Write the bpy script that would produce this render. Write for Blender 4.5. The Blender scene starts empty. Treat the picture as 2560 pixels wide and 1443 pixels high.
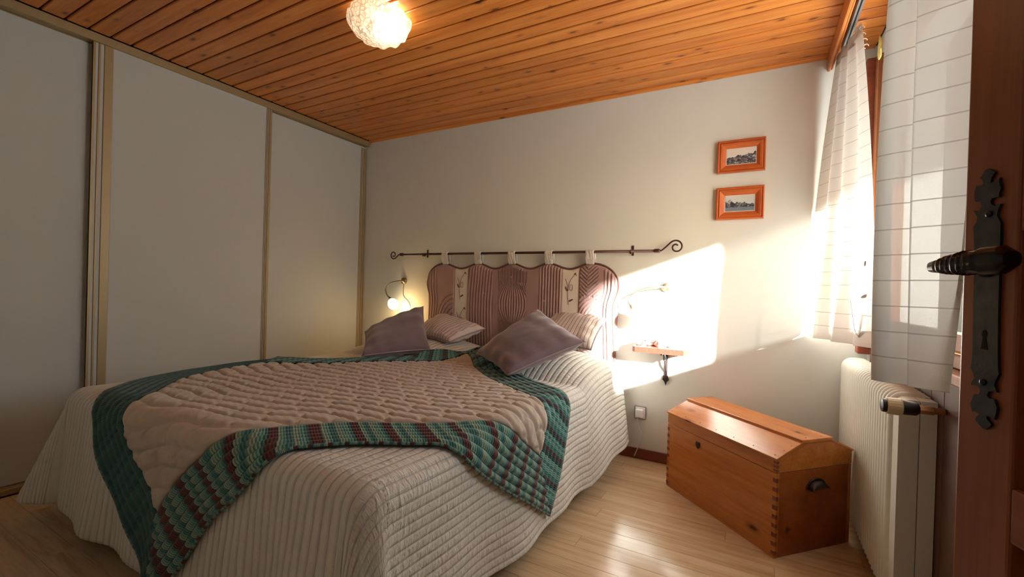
import bpy, bmesh, math, random
from mathutils import Vector, Matrix
from mathutils.geometry import tessellate_polygon
random.seed(7)
sc = bpy.context.scene
COL = sc.collection

# ------------------------------------------------------------------ camera, world, sun, exposure
cam_d = bpy.data.cameras.new('camera'); cam = bpy.data.objects.new('camera', cam_d); COL.objects.link(cam)
R_ = Vector((0.879732, 0.474523, 0.029995)); U_ = Vector((-0.029011, -0.009397, 0.999535)); F_ = Vector((-0.474584, 0.880193, -0.0055))
cam.matrix_world = Matrix(((R_.x, U_.x, -F_.x, 3.182), (R_.y, U_.y, -F_.y, -2.8856), (R_.z, U_.z, -F_.z, 1.0828), (0, 0, 0, 1)))
cam_d.sensor_fit = 'HORIZONTAL'; cam_d.sensor_width = 36.0
cam_d.lens = 36.0 * 1092.89 / 2560.0
cam_d.shift_x = -22.31 / 2560.0; cam_d.shift_y = 6.31 / 2560.0
cam_d.clip_start = 0.02
sc.camera = cam

sc.view_settings.view_transform = 'Standard'; sc.view_settings.look = 'None'
sc.view_settings.gamma = 1.0; sc.view_settings.use_curve_mapping = False
sc.view_settings.exposure = 0.40

world = bpy.data.worlds.new('sky'); sc.world = world; world.use_nodes = True
wn = world.node_tree; wn.nodes.clear()
sky = wn.nodes.new('ShaderNodeTexSky'); sky.sky_type = 'NISHITA'; sky.sun_disc = False
sky.sun_elevation = math.radians(17); sky.sun_rotation = math.radians(130); sky.air_density = 1.0; sky.dust_density = 2.0
bg = wn.nodes.new('ShaderNodeBackground'); bg.inputs['Strength'].default_value = 0.28
wo = wn.nodes.new('ShaderNodeOutputWorld')
wn.links.new(sky.outputs[0], bg.inputs[0]); wn.links.new(bg.outputs[0], wo.inputs[0])

sun_d = bpy.data.lights.new('sun', 'SUN'); sun_d.energy = 55.0; sun_d.angle = math.radians(3.5); sun_d.color = (1.0, 0.98, 0.92)
sun = bpy.data.objects.new('sun', sun_d); COL.objects.link(sun)
el = math.radians(17.0)
sdir = Vector((-0.768 * math.cos(el), 0.64 * math.cos(el), -math.sin(el)))
sun.rotation_euler = sdir.to_track_quat('-Z', 'Y').to_euler()
sun.location = (8, -4, 4)

# daylight entering by the window (sky); plus a fill lamp added in the hall behind the camera
def area(name, loc, direction, sx, sy, energy, color):
    d = bpy.data.lights.new(name, 'AREA'); d.shape = 'RECTANGLE'; d.size = sx; d.size_y = sy; d.energy = energy; d.color = color
    o = bpy.data.objects.new(name, d); COL.objects.link(o); o.location = loc
    o.rotation_euler = Vector(direction).to_track_quat('-Z', 'Y').to_euler()
    return o
area('window_skylight', (4.05, -0.62, 1.55), (-1, 0.05, -0.08), 0.9, 1.3, 14.0, (0.82, 0.95, 1.0))
area('hall_fill', (3.1, -4.0, 2.3), (0, 0, -1), 0.5, 0.5, 1.0, (1.0, 0.9, 0.75))

# ------------------------------------------------------------------ node materials
MATS = {}
class NT:
    def __init__(s, name):
        s.m = bpy.data.materials.new(name); s.m.use_nodes = True; s.t = s.m.node_tree; s.t.nodes.clear()
        s.out = s.t.nodes.new('ShaderNodeOutputMaterial'); MATS[name] = s.m
    def n(s, typ, **k):
        nd = s.t.nodes.new('ShaderNode' + typ)
        for a, v in k.items():
            if a.startswith('i_'):
                key = a[2:]
                key = int(key) if key.isdigit() else key.replace('_', ' ')
                s.set(nd.inputs[key], v)
            else: setattr(nd, a, v)
        return nd
    def set(s, sock, v):
        if isinstance(v, bpy.types.NodeSocket): s.t.links.new(v, sock)
        elif isinstance(v, bpy.types.Node): s.t.links.new(v.outputs[0], sock)
        else:
            if sock.type == 'RGBA' and len(v) == 3: v = (*v, 1)
            sock.default_value = v
    def math(s, op, a, b=0.0, c=0.0):
        nd = s.n('Math', operation=op)
        for i, v in enumerate((a, b, c)): s.set(nd.inputs[i], v)
        return nd.outputs[0]
    def ramp(s, fac, stops, interp='LINEAR'):
        nd = s.n('ValToRGB'); cr = nd.color_ramp; cr.interpolation = interp
        while len(cr.elements) < len(stops): cr.elements.new(0.5)
        for e, (p, c) in zip(cr.elements, stops): e.position = p; e.color = (*c, 1) if len(c) == 3 else c
        s.set(nd.inputs[0], fac); return nd.outputs[0]
    def mix(s, fac, a, b, mode='MIX'):
        nd = s.n('Mix', data_type='RGBA', blend_type=mode)
        s.set(nd.inputs[0], fac); s.set(nd.inputs[6], a); s.set(nd.inputs[7], b); return nd.outputs[2]
    def bsdf(s, color, rough=0.6, bump=None, bs=0.2, bd=0.01, metal=0.0, spec=0.5, **kw):
        b = s.n('BsdfPrincipled'); s.set(b.inputs['Base Color'], color); s.set(b.inputs['Roughness'], rough)
        b.inputs['Metallic'].default_value = metal; b.inputs['Specular IOR Level'].default_value = spec
        for k, v in kw.items(): s.set(b.inputs[k.replace('_', ' ')], v)
        if bump is not None:
            bp = s.n('Bump', i_Strength=bs, i_Distance=bd, i_Height=bump); s.t.links.new(bp.outputs[0], b.inputs['Normal'])
        s.t.links.new(b.outputs[0], s.out.inputs[0]); return b
    def coord(s, kind='Object', scale=(1, 1, 1), rnd=0.0):
        tc = s.n('TexCoord'); v = tc.outputs[kind]
        if rnd:
            oi = s.n('ObjectInfo'); r = s.math('MULTIPLY', oi.outputs['Random'], rnd)
            cx = s.n('CombineXYZ', i_X=r, i_Y=r, i_Z=0.0)
            va = s.n('VectorMath', operation='ADD'); s.set(va.inputs[0], v); s.set(va.inputs[1], cx.outputs[0]); v = va.outputs[0]
        mp = s.n('Mapping'); s.set(mp.inputs['Vector'], v); mp.inputs['Scale'].default_value = scale
        return mp.outputs[0]

def plain(name, color, rough=0.6, metal=0.0, noise=0.0, nscale=30, bump=0.0, bscale=200, spec=0.5, **kw):
    t = NT(name); c = color
    v = t.coord()
    if noise:
        nz = t.n('TexNoise', i_Vector=v, i_Scale=nscale, i_Detail=4.0)
        lo = tuple(x * (1 - noise) for x in color); hi = tuple(min(1, x * (1 + noise)) for x in color)
        c = t.ramp(nz.outputs[0], [(0.3, lo), (0.7, hi)])
    b = None
    if bump: b = t.n('TexNoise', i_Vector=v, i_Scale=bscale, i_Detail=3.0).outputs[0]
    t.bsdf(c, rough, b, bump, 0.002, metal, spec, **kw); return t.m

def wood(name, lo, mid, hi, axis='X', gs=14.0, stretch=14.0, knots=None, knot_col=(0.1, 0.03, 0.01), rough=0.4, rnd=37.0, spec=0.5, tint=0.12, bump=0.15, coat=0.0):
    t = NT(name)
    st = {'X': (1 / stretch, 1, 1), 'Y': (1, 1 / stretch, 1), 'Z': (1, 1, 1 / stretch)}[axis]
    v = t.coord('Object', st, rnd)
    wv = t.n('TexNoise', i_Vector=v, i_Scale=3.0, i_Detail=2.0)
    va = t.n('VectorMath', operation='SCALE', i_0=wv.outputs['Color']); va.inputs['Scale'].default_value = 0.12
    vb = t.n('VectorMath', operation='ADD'); t.set(vb.inputs[0], v); t.set(vb.inputs[1], va.outputs[0])
    nz = t.n('TexNoise', i_Vector=vb.outputs[0], i_Scale=gs, i_Detail=6.0, i_Roughness=0.62)
    fine = t.n('TexNoise', i_Vector=vb.outputs[0], i_Scale=gs * 7, i_Detail=3.0)
    f = t.math('ADD', t.math('MULTIPLY', nz.outputs[0], 0.72), t.math('MULTIPLY', fine.outputs[0], 0.28))
    c = t.ramp(f, [(0.34, lo), (0.5, mid), (0.68, hi)])
    oi = t.n('ObjectInfo')
    val = t.math('ADD', t.math('MULTIPLY', oi.outputs['Random'], 2 * tint), 1 - tint)
    hs = t.n('HueSaturation', i_Hue=0.5, i_Saturation=1.0, i_Value=val, i_Fac=1.0, i_Color=c); c = hs.outputs[0]
    if knots:
        ks, kd = knots
        kst = {'X': (ks * 0.42, ks, ks), 'Y': (ks, ks * 0.42, ks), 'Z': (ks, ks, ks * 0.42)}[axis]
        kv = t.coord('Object', kst, rnd * 1.7)
        vo = t.n('TexVoronoi', i_Vector=kv, i_Scale=1.0, i_Randomness=1.0)
        wob = t.n('TexNoise', i_Vector=kv, i_Scale=9.0, i_Detail=2.0)
        d = t.math('ADD', vo.outputs['Distance'], t.math('MULTIPLY', t.math('SUBTRACT', wob.outputs[0], 0.5), 0.10))
        k = t.ramp(d, [(kd * 0.45, (1, 1, 1)), (kd * 0.8, (0.35, 0.35, 0.35)), (kd * 1.5, (0, 0, 0))])
        c = t.mix(k, c, knot_col)
    b = t.bsdf(c, rough, f, bump, 0.002, 0.0, spec)
    if coat: b.inputs['Coat Weight'].default_value = coat; b.inputs['Coat Roughness'].default_value = 0.25
    return t.m

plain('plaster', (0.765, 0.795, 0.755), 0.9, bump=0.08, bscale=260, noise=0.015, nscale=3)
plain('plaster_out', (0.75, 0.73, 0.7), 0.9, bump=0.1)
wood('pine_ceiling', (0.45, 0.12, 0.018), (0.61, 0.20, 0.032), (0.73, 0.285, 0.06), 'X', 16, 16, (14.0, 0.17), (0.17, 0.042, 0.012), 0.36, tint=0.10)
plain('groove_dark', (0.085, 0.016, 0.005), 0.8)
wood('oak_floor', (0.47, 0.30, 0.16), (0.62, 0.43, 0.25), (0.70, 0.51, 0.32), 'X', 26, 18, None, rough=0.17, tint=0.07, bump=0.05)
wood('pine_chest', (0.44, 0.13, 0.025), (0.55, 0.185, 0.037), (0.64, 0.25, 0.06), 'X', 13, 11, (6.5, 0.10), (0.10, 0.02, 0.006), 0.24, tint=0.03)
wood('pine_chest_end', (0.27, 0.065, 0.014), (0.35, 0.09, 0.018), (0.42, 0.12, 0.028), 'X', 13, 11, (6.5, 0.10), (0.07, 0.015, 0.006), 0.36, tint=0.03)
wood('pine_valance', (0.42, 0.12, 0.025), (0.58, 0.2, 0.045), (0.66, 0.26, 0.07), 'Y', 13, 14, None, rough=0.4, tint=0.0)
wood('door_wood', (0.20, 0.05, 0.016), (0.26, 0.07, 0.023), (0.31, 0.088, 0.03), 'Z', 22, 20, None, rough=0.34, tint=0.02)
wood('door_wood_h', (0.20, 0.05, 0.016), (0.26, 0.07, 0.023), (0.31, 0.088, 0.03), 'X', 22, 20, None, rough=0.34, tint=0.02)
wood('window_wood', (0.24, 0.08, 0.03), (0.33, 0.12, 0.045), (0.40, 0.16, 0.06), 'Z', 18, 18, None, rough=0.45, tint=0.02)
wood('base_wood', (0.17, 0.035, 0.018), (0.22, 0.048, 0.024), (0.27, 0.065, 0.03), 'X', 20, 20, None, rough=0.38, tint=0.0)
wood('frame_wood', (0.42, 0.085, 0.02), (0.56, 0.13, 0.03), (0.66, 0.18, 0.05), 'X', 30, 10, None, rough=0.4, tint=0.04)
wood('frame_wood_v', (0.42, 0.085, 0.02), (0.56, 0.13, 0.03), (0.66, 0.18, 0.05), 'Z', 30, 10, None, rough=0.4, tint=0.04)
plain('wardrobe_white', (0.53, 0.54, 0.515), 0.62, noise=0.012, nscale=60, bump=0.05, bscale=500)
plain('champagne', (0.37, 0.265, 0.13), 0.42, metal=0.25, bump=0.02)
plain('champagne_dark', (0.25, 0.165, 0.075), 0.5, metal=0.2)
plain('iron', (0.05, 0.035, 0.032), 0.42, metal=0.6, bump=0.25, bscale=90)
plain('rod_iron', (0.085, 0.04, 0.032), 0.42, metal=0.55, bump=0.15, bscale=120)
plain('black_iron', (0.045, 0.05, 0.057), 0.36, metal=0.7, noise=0.25, nscale=50, bump=0.18, bscale=120)
plain('lever_iron', (0.03, 0.03, 0.032), 0.22, metal=0.85)
plain('hole_black', (0.004, 0.004, 0.004), 0.9)
plain('chrome', (0.55, 0.55, 0.56), 0.22, metal=1.0)
plain('nickel', (0.42, 0.33, 0.22), 0.32, metal=0.9)
plain('radiator_white', (0.70, 0.70, 0.62), 0.4)
plain('cream_plastic', (0.72, 0.60, 0.38), 0.4)
plain('black_plastic', (0.012, 0.012, 0.014), 0.35)
plain('brass', (0.42, 0.22, 0.12), 0.35, metal=0.8)
plain('white_plastic', (0.8, 0.79, 0.76), 0.35)
plain('grey_plastic', (0.28, 0.26, 0.25), 0.4)
plain('shelf_wood', (0.20, 0.042, 0.026), 0.4, noise=0.15, nscale=60)
plain('ornament_pink', (0.84, 0.62, 0.54), 0.6, noise=0.25, nscale=30, bump=0.3, bscale=80)
plain('apron_wood', (0.085, 0.028, 0.014), 0.5, noise=0.2, nscale=15)
plain('mattress', (0.75, 0.73, 0.7), 0.9, bump=0.1)
plain('bed_wood', (0.2, 0.06, 0.02), 0.5, noise=0.2, nscale=20)
plain('yellow_cloth', (0.75, 0.6, 0.2), 0.8)
plain('snow_ground', (0.62, 0.62, 0.58), 0.9, noise=0.08, nscale=2)
plain('sun_cut_wood', (0.16, 0.08, 0.045), 0.7, noise=0.2, nscale=10)
plain('aluminium', (0.42, 0.45, 0.47), 0.35, metal=0.7)
plain('dark_slot', (0.03, 0.035, 0.04), 0.6)
plain('piping_brown', (0.14, 0.062, 0.05), 0.8)
plain('piping_mauve', (0.36, 0.26, 0.27), 0.8)
plain('button_pale', (0.62, 0.5, 0.44), 0.5)
plain('thread_brown', (0.16, 0.085, 0.075), 0.8)
plain('thread_grey', (0.42, 0.40, 0.39), 0.8)
plain('paper_white', (0.8, 0.78, 0.74), 0.7)

def glass_pane():
    t = NT('pane_glass')
    tr = t.n('BsdfTransparent'); gl = t.n('BsdfGlossy', i_Roughness=0.02); mx = t.n('MixShader', i_0=0.06)
    t.t.links.new(tr.outputs[0], mx.inputs[1]); t.t.links.new(gl.outputs[0], mx.inputs[2]); t.t.links.new(mx.outputs[0], t.out.inputs[0])
glass_pane()

def fabric(name, color, fine=900.0, rough=0.9, sheen=0.3, wr=0.25, wscale=7.0, noise=0.06, kind='Object'):
    t = NT(name); v = t.coord(kind)
    a = t.n('TexNoise', i_Vector=v, i_Scale=wscale, i_Detail=3.0, i_Roughness=0.55)
    b = t.n('TexNoise', i_Vector=v, i_Scale=fine, i_Detail=1.0)
    h = t.math('ADD', t.math('MULTIPLY', a.outputs[0], wr), t.math('MULTIPLY', b.outputs[0], 0.03))
    lo = tuple(x * (1 - noise) for x in color); hi = tuple(x * (1 + noise) for x in color)
    c = t.ramp(a.outputs[0], [(0.3, lo), (0.7, hi)])
    s = t.bsdf(c, rough, h, 0.5, 0.03, 0.0, 0.2)
    s.inputs['Sheen Weight'].default_value = sheen
    return t.m
fabric('mauve_headboard', (0.39, 0.245, 0.23), sheen=0.4, rough=0.7)
fabric('mauve_cushion', (0.215, 0.145, 0.16), sheen=0.6, wr=0.35, wscale=9.0, rough=0.55)
fabric('white_strip', (0.78, 0.72, 0.64))
fabric('tab_white', (0.78, 0.76, 0.72), wr=0.5, wscale=22)
fabric('throw_centre', (0.56, 0.465, 0.375), wr=0.18, wscale=30, noise=0.05)

def pucker(name, color, amp=0.55):
    # fine puckers that run across the quilting channels; the channels themselves are geometry
    t = NT(name); tc = t.n('TexCoord'); mp = t.n('Mapping', i_Vector=tc.outputs['UV'])
    mp.inputs['Scale'].default_value = (28.0, 75.0, 1.0)
    a = t.n('TexNoise', i_Vector=mp.outputs[0], i_Scale=1.0, i_Detail=3.0, i_Distortion=0.6)
    sep = t.n('SeparateXYZ'); t.set(sep.inputs[0], tc.outputs['UV'])
    w = t.math('ABSOLUTE', t.math('SUBTRACT', t.math('FRACT', t.math('ADD', t.math('MULTIPLY', sep.outputs[0], 1 / 0.031), 0.5)), 0.5))
    gv = t.ramp(w, [(0.0, (0, 0, 0)), (0.07, (0.55, 0.55, 0.55)), (0.25, (1, 1, 1))])
    h = t.math('ADD', t.math('MULTIPLY', a.outputs[0], amp), gv)
    c = t.ramp(a.outputs[0], [(0.3, tuple(x * 0.96 for x in color)), (0.7, color)])
    s = t.bsdf(c, 0.85, h, 0.75, 0.008, 0.0, 0.25); s.inputs['Sheen Weight'].default_value = 0.25
    return t.m
pucker('bedspread_cloth', (0.725, 0.70, 0.63), 1.5); pucker('bedspread_smooth', (0.725, 0.70, 0.63), 0.2)
def striped_pillow(name):
    t = NT(name); tc = t.n('TexCoord'); sep = t.n('SeparateXYZ'); t.set(sep.inputs[0], tc.outputs['UV'])
    w = t.math('FRACT', t.math('MULTIPLY', sep.outputs[0], 15.0))
    c = t.ramp(w, [(0.0, (0.30, 0.22, 0.21)), (0.10, (0.34, 0.25, 0.23)), (0.18, (0.66, 0.57, 0.52)), (0.9, (0.7, 0.61, 0.55)), (1.0, (0.30, 0.22, 0.21))])
    nz = t.n('TexNoise', i_Vector=tc.outputs['Object'], i_Scale=40.0, i_Detail=2.0)
    t.bsdf(c, 0.85, nz.outputs[0], 0.3, 0.01, 0.0, 0.2)
striped_pillow('pillow_stripe')

def band(name, freq, stops, fine=0.35):
    # woven stripes that cross the border of the throw: U runs along the border (metres), V across it
    t = NT(name); tc = t.n('TexCoord'); sep = t.n('SeparateXYZ'); t.set(sep.inputs[0], tc.outputs['UV'])
    u = sep.outputs[0]
    nz = t.n('TexNoise', noise_dimensions='1D', i_W=t.math('MULTIPLY', u, 6.0), i_Scale=1.0, i_Detail=1.0)
    uu = t.math('ADD', t.math('MULTIPLY', u, freq), t.math('MULTIPLY', nz.outputs[0], 0.5))
    c = t.ramp(t.math('FRACT', uu), stops, 'CONSTANT')
    f2 = t.math('SINE', t.math('MULTIPLY', u, 780.0))
    d = t.ramp(t.math('ADD', t.math('MULTIPLY', f2, 0.5), 0.5), [(0.25, (1 - fine,) * 3), (0.7, (1, 1, 1))])
    c = t.mix(1.0, c, d, 'MULTIPLY')
    v6 = t.math('ABSOLUTE', t.math('SUBTRACT', t.math('FRACT', t.math('ADD', t.math('MULTIPLY', sep.outputs[1], 6.0 / 0.114), 0.5)), 0.5))
    c = t.mix(t.ramp(v6, [(0.0, (1, 1, 1)), (0.07, (0, 0, 0))]), c, (0.012, 0.02, 0.02, 1))  # dark stitch thread, with crease shade painted into the colour
    gr = t.n('TexNoise', i_Vector=tc.outputs['Object'], i_Scale=90.0, i_Detail=2.0)
    c = t.mix(0.25, c, t.ramp(gr.outputs[0], [(0.35, (0.4, 0.4, 0.4)), (0.65, (1, 1, 1))]), 'MULTIPLY')
    h = t.math('ADD', t.math('MULTIPLY', f2, 0.4), gr.outputs[0])
    s = t.bsdf(c, 0.85, h, 0.35, 0.004, 0.0, 0.2); s.inputs['Sheen Weight'].default_value = 0.2
TEAL = (0.075, 0.24, 0.225); TEALD = (0.03, 0.10, 0.10); TEALL = (0.19, 0.42, 0.36); MAR = (0.19, 0.045, 0.045); MARD = (0.11, 0.06, 0.06); SAGE = (0.32, 0.45, 0.33)
band('band_maroon', 9.0, [(0, TEAL), (0.16, SAGE), (0.3, TEALL), (0.46, TEAL), (0.54, MARD), (0.62, MAR), (0.74, MARD), (0.82, SAGE), (0.92, TEALL)], 0.5)
band('band_teal', 8.0, [(0, (0.045, 0.14, 0.13)), (0.2, TEALD), (0.4, (0.05, 0.15, 0.135)), (0.6, (0.04, 0.12, 0.11)), (0.85, TEALD)], 0.35)
band('band_brown', 11.0, [(0, TEALL), (0.18, TEAL), (0.42, MARD), (0.58, TEALD), (0.74, TEALL), (0.9, TEAL)], 0.35)

def curtain_mat():
    t = NT('curtain_cloth'); tc = t.n('TexCoord'); sep = t.n('SeparateXYZ'); t.set(sep.inputs[0], tc.outputs['UV'])
    w = t.math('FRACT', t.math('MULTIPLY', sep.outputs[1], 1 / 0.068))
    line = t.ramp(w, [(0.0, (1, 1, 1)), (0.035, (0, 0, 0)), (0.965, (0, 0, 0)), (1.0, (1, 1, 1))])
    nz = t.n('TexNoise', i_Vector=tc.outputs['Object'], i_Scale=400.0, i_Detail=1.0)
    c = t.mix(line, (0.66, 0.625, 0.57, 1), (0.42, 0.38, 0.34, 1))
    h = t.math('ADD', line, t.math('MULTIPLY', nz.outputs[0], 0.2))
    bp = t.n('Bump', i_Strength=0.4, i_Distance=0.004, i_Height=h)
    df = t.n('BsdfDiffuse', i_Color=c, i_Normal=bp.outputs[0]); tl = t.n('BsdfTranslucent', i_Color=c, i_Normal=bp.outputs[0])
    m1 = t.n('MixShader', i_0=0.30); t.t.links.new(df.outputs[0], m1.inputs[1]); t.t.links.new(tl.outputs[0], m1.inputs[2])
    tr = t.n('BsdfTransparent'); m2 = t.n('MixShader'); t.set(m2.inputs[0], t.math('SUBTRACT', 0.03, t.math('MULTIPLY', line, 0.03)))
    t.t.links.new(m1.outputs[0], m2.inputs[1]); t.t.links.new(tr.outputs[0], m2.inputs[2]); t.t.links.new(m2.outputs[0], t.out.inputs[0])
curtain_mat()

def lamp_glass():
    # thick pressed glass: scatters and passes the light of the bulb behind it
    t = NT('pressed_glass'); v = t.coord('Object', (1, 1, 1))
    vo = t.n('TexVoronoi', i_Vector=v, i_Scale=45.0, feature='DISTANCE_TO_EDGE')
    nz = t.n('TexNoise', i_Vector=v, i_Scale=60.0, i_Detail=3.0)
    ed = t.ramp(vo.outputs['Distance'], [(0.0, (1, 1, 1)), (0.06, (0.2, 0.2, 0.2)), (0.16, (0, 0, 0))])
    h = t.math('ADD', vo.outputs['Distance'], t.math('MULTIPLY', nz.outputs[0], 0.3))
    bp = t.n('Bump', i_Strength=0.9, i_Distance=0.02, i_Height=h)
    c = t.mix(ed, (0.93, 0.91, 0.87, 1), (0.45, 0.38, 0.33, 1))
    tl = t.n('BsdfTranslucent', i_Color=c, i_Normal=bp.outputs[0]); df = t.n('BsdfDiffuse', i_Color=c, i_Normal=bp.outputs[0])
    gl = t.n('BsdfGlossy', i_Roughness=0.12, i_Normal=bp.outputs[0]); tr = t.n('BsdfTransparent', i_Color=(0.95, 0.93, 0.9, 1))
    m0 = t.n('MixShader', i_0=0.45); t.t.links.new(tl.outputs[0], m0.inputs[1]); t.t.links.new(df.outputs[0], m0.inputs[2])
    m1 = t.n('MixShader', i_0=0.12); t.t.links.new(m0.outputs[0], m1.inputs[1]); t.t.links.new(gl.outputs[0], m1.inputs[2])
    m2 = t.n('MixShader', i_0=0.3); t.t.links.new(m1.outputs[0], m2.inputs[1]); t.t.links.new(tr.outputs[0], m2.inputs[2])
    t.t.links.new(m2.outputs[0], t.out.inputs[0])
lamp_glass()
def emit(name, col, st):
    t = NT(name); e = t.n('Emission', i_Color=(*col, 1), i_Strength=st); t.t.links.new(e.outputs[0], t.out.inputs[0])
emit('bulb', (1.0, 0.86, 0.62), 14.0)
emit('lit_shade', (1.0, 0.83, 0.52), 5.0)
def opal():
    t = NT('opal_shade'); d = t.n('BsdfDiffuse', i_Color=(0.85, 0.84, 0.8, 1)); l = t.n('BsdfTranslucent', i_Color=(0.9, 0.88, 0.84, 1)); m = t.n('MixShader', i_0=0.6)
    t.t.links.new(d.outputs[0], m.inputs[1]); t.t.links.new(l.outputs[0], m.inputs[2]); t.t.links.new(m.outputs[0], t.out.inputs[0])
opal()

def photo(name, seed, blue):
    # small old landscape photograph: sky, ridge, houses as flat print (X across, Z up, in the picture's own space)
    t = NT(name); tc = t.n('TexCoord'); sep = t.n('SeparateXYZ'); t.set(sep.inputs[0], tc.outputs['Object'])
    x, z = sep.outputs[0], sep.outputs[2]
    r = t.n('TexNoise', noise_dimensions='1D', i_W=t.math('ADD', t.math('MULTIPLY', x, 26.0), seed), i_Scale=1.0, i_Detail=4.0)
    sl = 0.22 if seed < 5 else -0.15
    ridge = t.math('ADD', t.math('MULTIPLY', t.math('SUBTRACT', r.outputs[0], 0.5), 0.06), t.math('ADD', t.math('MULTIPLY', x, sl), 0.004))
    land = t.math('GREATER_THAN', ridge, z)
    nz = t.n('TexNoise', i_Vector=tc.outputs['Object'], i_Scale=95.0 if seed < 5 else 45.0, i_Detail=4.0, i_Distortion=1.0)
    lc = t.ramp(nz.outputs[0], [(0.42, (0.035, 0.04, 0.055)), (0.55, (0.17, 0.18, 0.21)), (0.68, (0.62, 0.6, 0.58))])
    if seed >= 5:
        fld = t.math('LESS_THAN', z, -0.022); lc = t.mix(fld, lc, (0.20, 0.245, 0.30, 1))
    skyc = (0.62, 0.66, 0.66, 1) if seed >= 5 else (0.78, 0.77, 0.72, 1)
    c = t.mix(land, skyc, lc)
    t.bsdf(c, 0.35)
photo('photo_village', 2.0, False); photo('photo_lake', 9.0, True)

# ------------------------------------------------------------------ mesh helpers
def mesh(name, bm, mat, parent=None, smooth=False, recalc=True, loc=None):
    if recalc: bmesh.ops.recalc_face_normals(bm, faces=bm.faces)
    me = bpy.data.meshes.new(name); bm.to_mesh(me); bm.free()
    if smooth:
        for p in me.polygons: p.use_smooth = True
    mats = mat if isinstance(mat, (list, tuple)) else [mat]
    for m in mats: me.materials.append(MATS[m] if isinstance(m, str) else m)
    o = bpy.data.objects.new(name, me); COL.objects.link(o)
    if loc: o.location = loc
    if parent: o.parent = parent
    return o
def empty(name, loc=(0, 0, 0), rz=0.0, parent=None):
    o = bpy.data.objects.new(name, None); COL.objects.link(o); o.location = loc; o.rotation_euler = (0, 0, rz); o.empty_display_size = 0.05
    if parent: o.parent = parent
    return o
def tag(o, label=None, cat=None, group=None, kind=None):
    if label: o['label'] = label
    if cat: o['category'] = cat
    if group: o['group'] = group
    if kind: o['kind'] = kind
    return o
def box(bm, x0, x1, y0, y1, z0, z1, bev=0.0, seg=1, M=None):
    vs = [bm.verts.new((x, y, z)) for x in (x0, x1) for y in (y0, y1) for z in (z0, z1)]
    F = [(0, 1, 3, 2), (4, 6, 7, 5), (0, 4, 5, 1), (2, 3, 7, 6), (0, 2, 6, 4), (1, 5, 7, 3)]
    fs = [bm.faces.new([vs[i] for i in f]) for f in F]
    if bev:
        es = list({e for f in fs for e in f.edges})
        r = bmesh.ops.bevel(bm, geom=es, offset=bev, segments=seg, affect='EDGES', profile=0.5)
        vs = list({v for f in r['faces'] for v in f.verts} | {v for v in vs if v.is_valid})
    if M is not None:
        for v in vs: v.co = M @ v.co
    return vs
def newbox(name, dims, mat, parent=None, bev=0.0, seg=1, M=None):
    bm = bmesh.new(); box(bm, *dims, bev=bev, seg=seg, M=M); return mesh(name, bm, mat, parent)
def catmull(pts, n=8, closed=False):
    pts = [Vector(p) for p in pts]; out = []; N = len(pts)
    rng = range(N) if closed else range(N - 1)
    for i in rng:
        if closed: p0, p1, p2, p3 = pts[(i - 1) % N], pts[i], pts[(i + 1) % N], pts[(i + 2) % N]
        else: p0, p1, p2, p3 = pts[max(i - 1, 0)], pts[i], pts[i + 1], pts[min(i + 2, N - 1)]
        for k in range(n):
            t = k / n
            out.append(0.5 * ((2 * p1) + (p2 - p0) * t + (2 * p0 - 5 * p1 + 4 * p2 - p3) * t * t + (3 * p1 - p0 - 3 * p2 + p3) * t ** 3))
    if not closed: out.append(pts[-1].copy())
    return out
def tube(bm, pts, r, seg=8, closed=False, caps=True):
    pts = [Vector(p) for p in pts]; N = len(pts); rings = []
    rad = r if isinstance(r, (list, tuple)) else [r] * N
    up = None
    for i, p in enumerate(pts):
        a = pts[(i - 1) % N] if (closed or i > 0) else p; b = pts[(i + 1) % N] if (closed or i < N - 1) else p
        d = (b - a)
        if d.length < 1e-9: d = Vector((0, 0, 1))
        d.normalize()
        if up is None:
            up = d.orthogonal().normalized()
        up = (up - d * up.dot(d))
        if up.length < 1e-6: up = d.orthogonal()
        up.normalize(); s = d.cross(up)
        rings.append([bm.verts.new(p + (up * math.cos(2 * math.pi * k / seg) + s * math.sin(2 * math.pi * k / seg)) * rad[i]) for k in range(seg)])
    for i in range(N if closed else N - 1):
        A, B = rings[i], rings[(i + 1) % N]
        for k in range(seg): bm.faces.new((A[k], A[(k + 1) % seg], B[(k + 1) % seg], B[k]))
    if caps and not closed: bm.faces.new(rings[0][::-1]); bm.faces.new(rings[-1])
def lathe(bm, prof, seg=24, M=None, cap=True):
    # profile of (radius, height) about Z
    rings = []
    for r, z in prof:
        if r < 1e-6: rings.append([bm.verts.new((0, 0, z))])
        else: rings.append([bm.verts.new((r * math.cos(2 * math.pi * k / seg), r * math.sin(2 * math.pi * k / seg), z)) for k in range(seg)])
    for A, B in zip(rings, rings[1:]):
        if len(A) == 1 and len(B) == 1: continue
        for k in range(seg):
            k2 = (k + 1) % seg
            if len(A) == 1: bm.faces.new((A[0], B[k2], B[k]))
            elif len(B) == 1: bm.faces.new((A[k], A[k2], B[0]))
            else: bm.faces.new((A[k], A[k2], B[k2], B[k]))
    if cap:
        if len(rings[0]) > 1: bm.faces.new(rings[0][::-1])
        if len(rings[-1]) > 1: bm.faces.new(rings[-1])
    if M is not None:
        for rg in rings:
            for v in rg: v.co = M @ v.co
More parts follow.
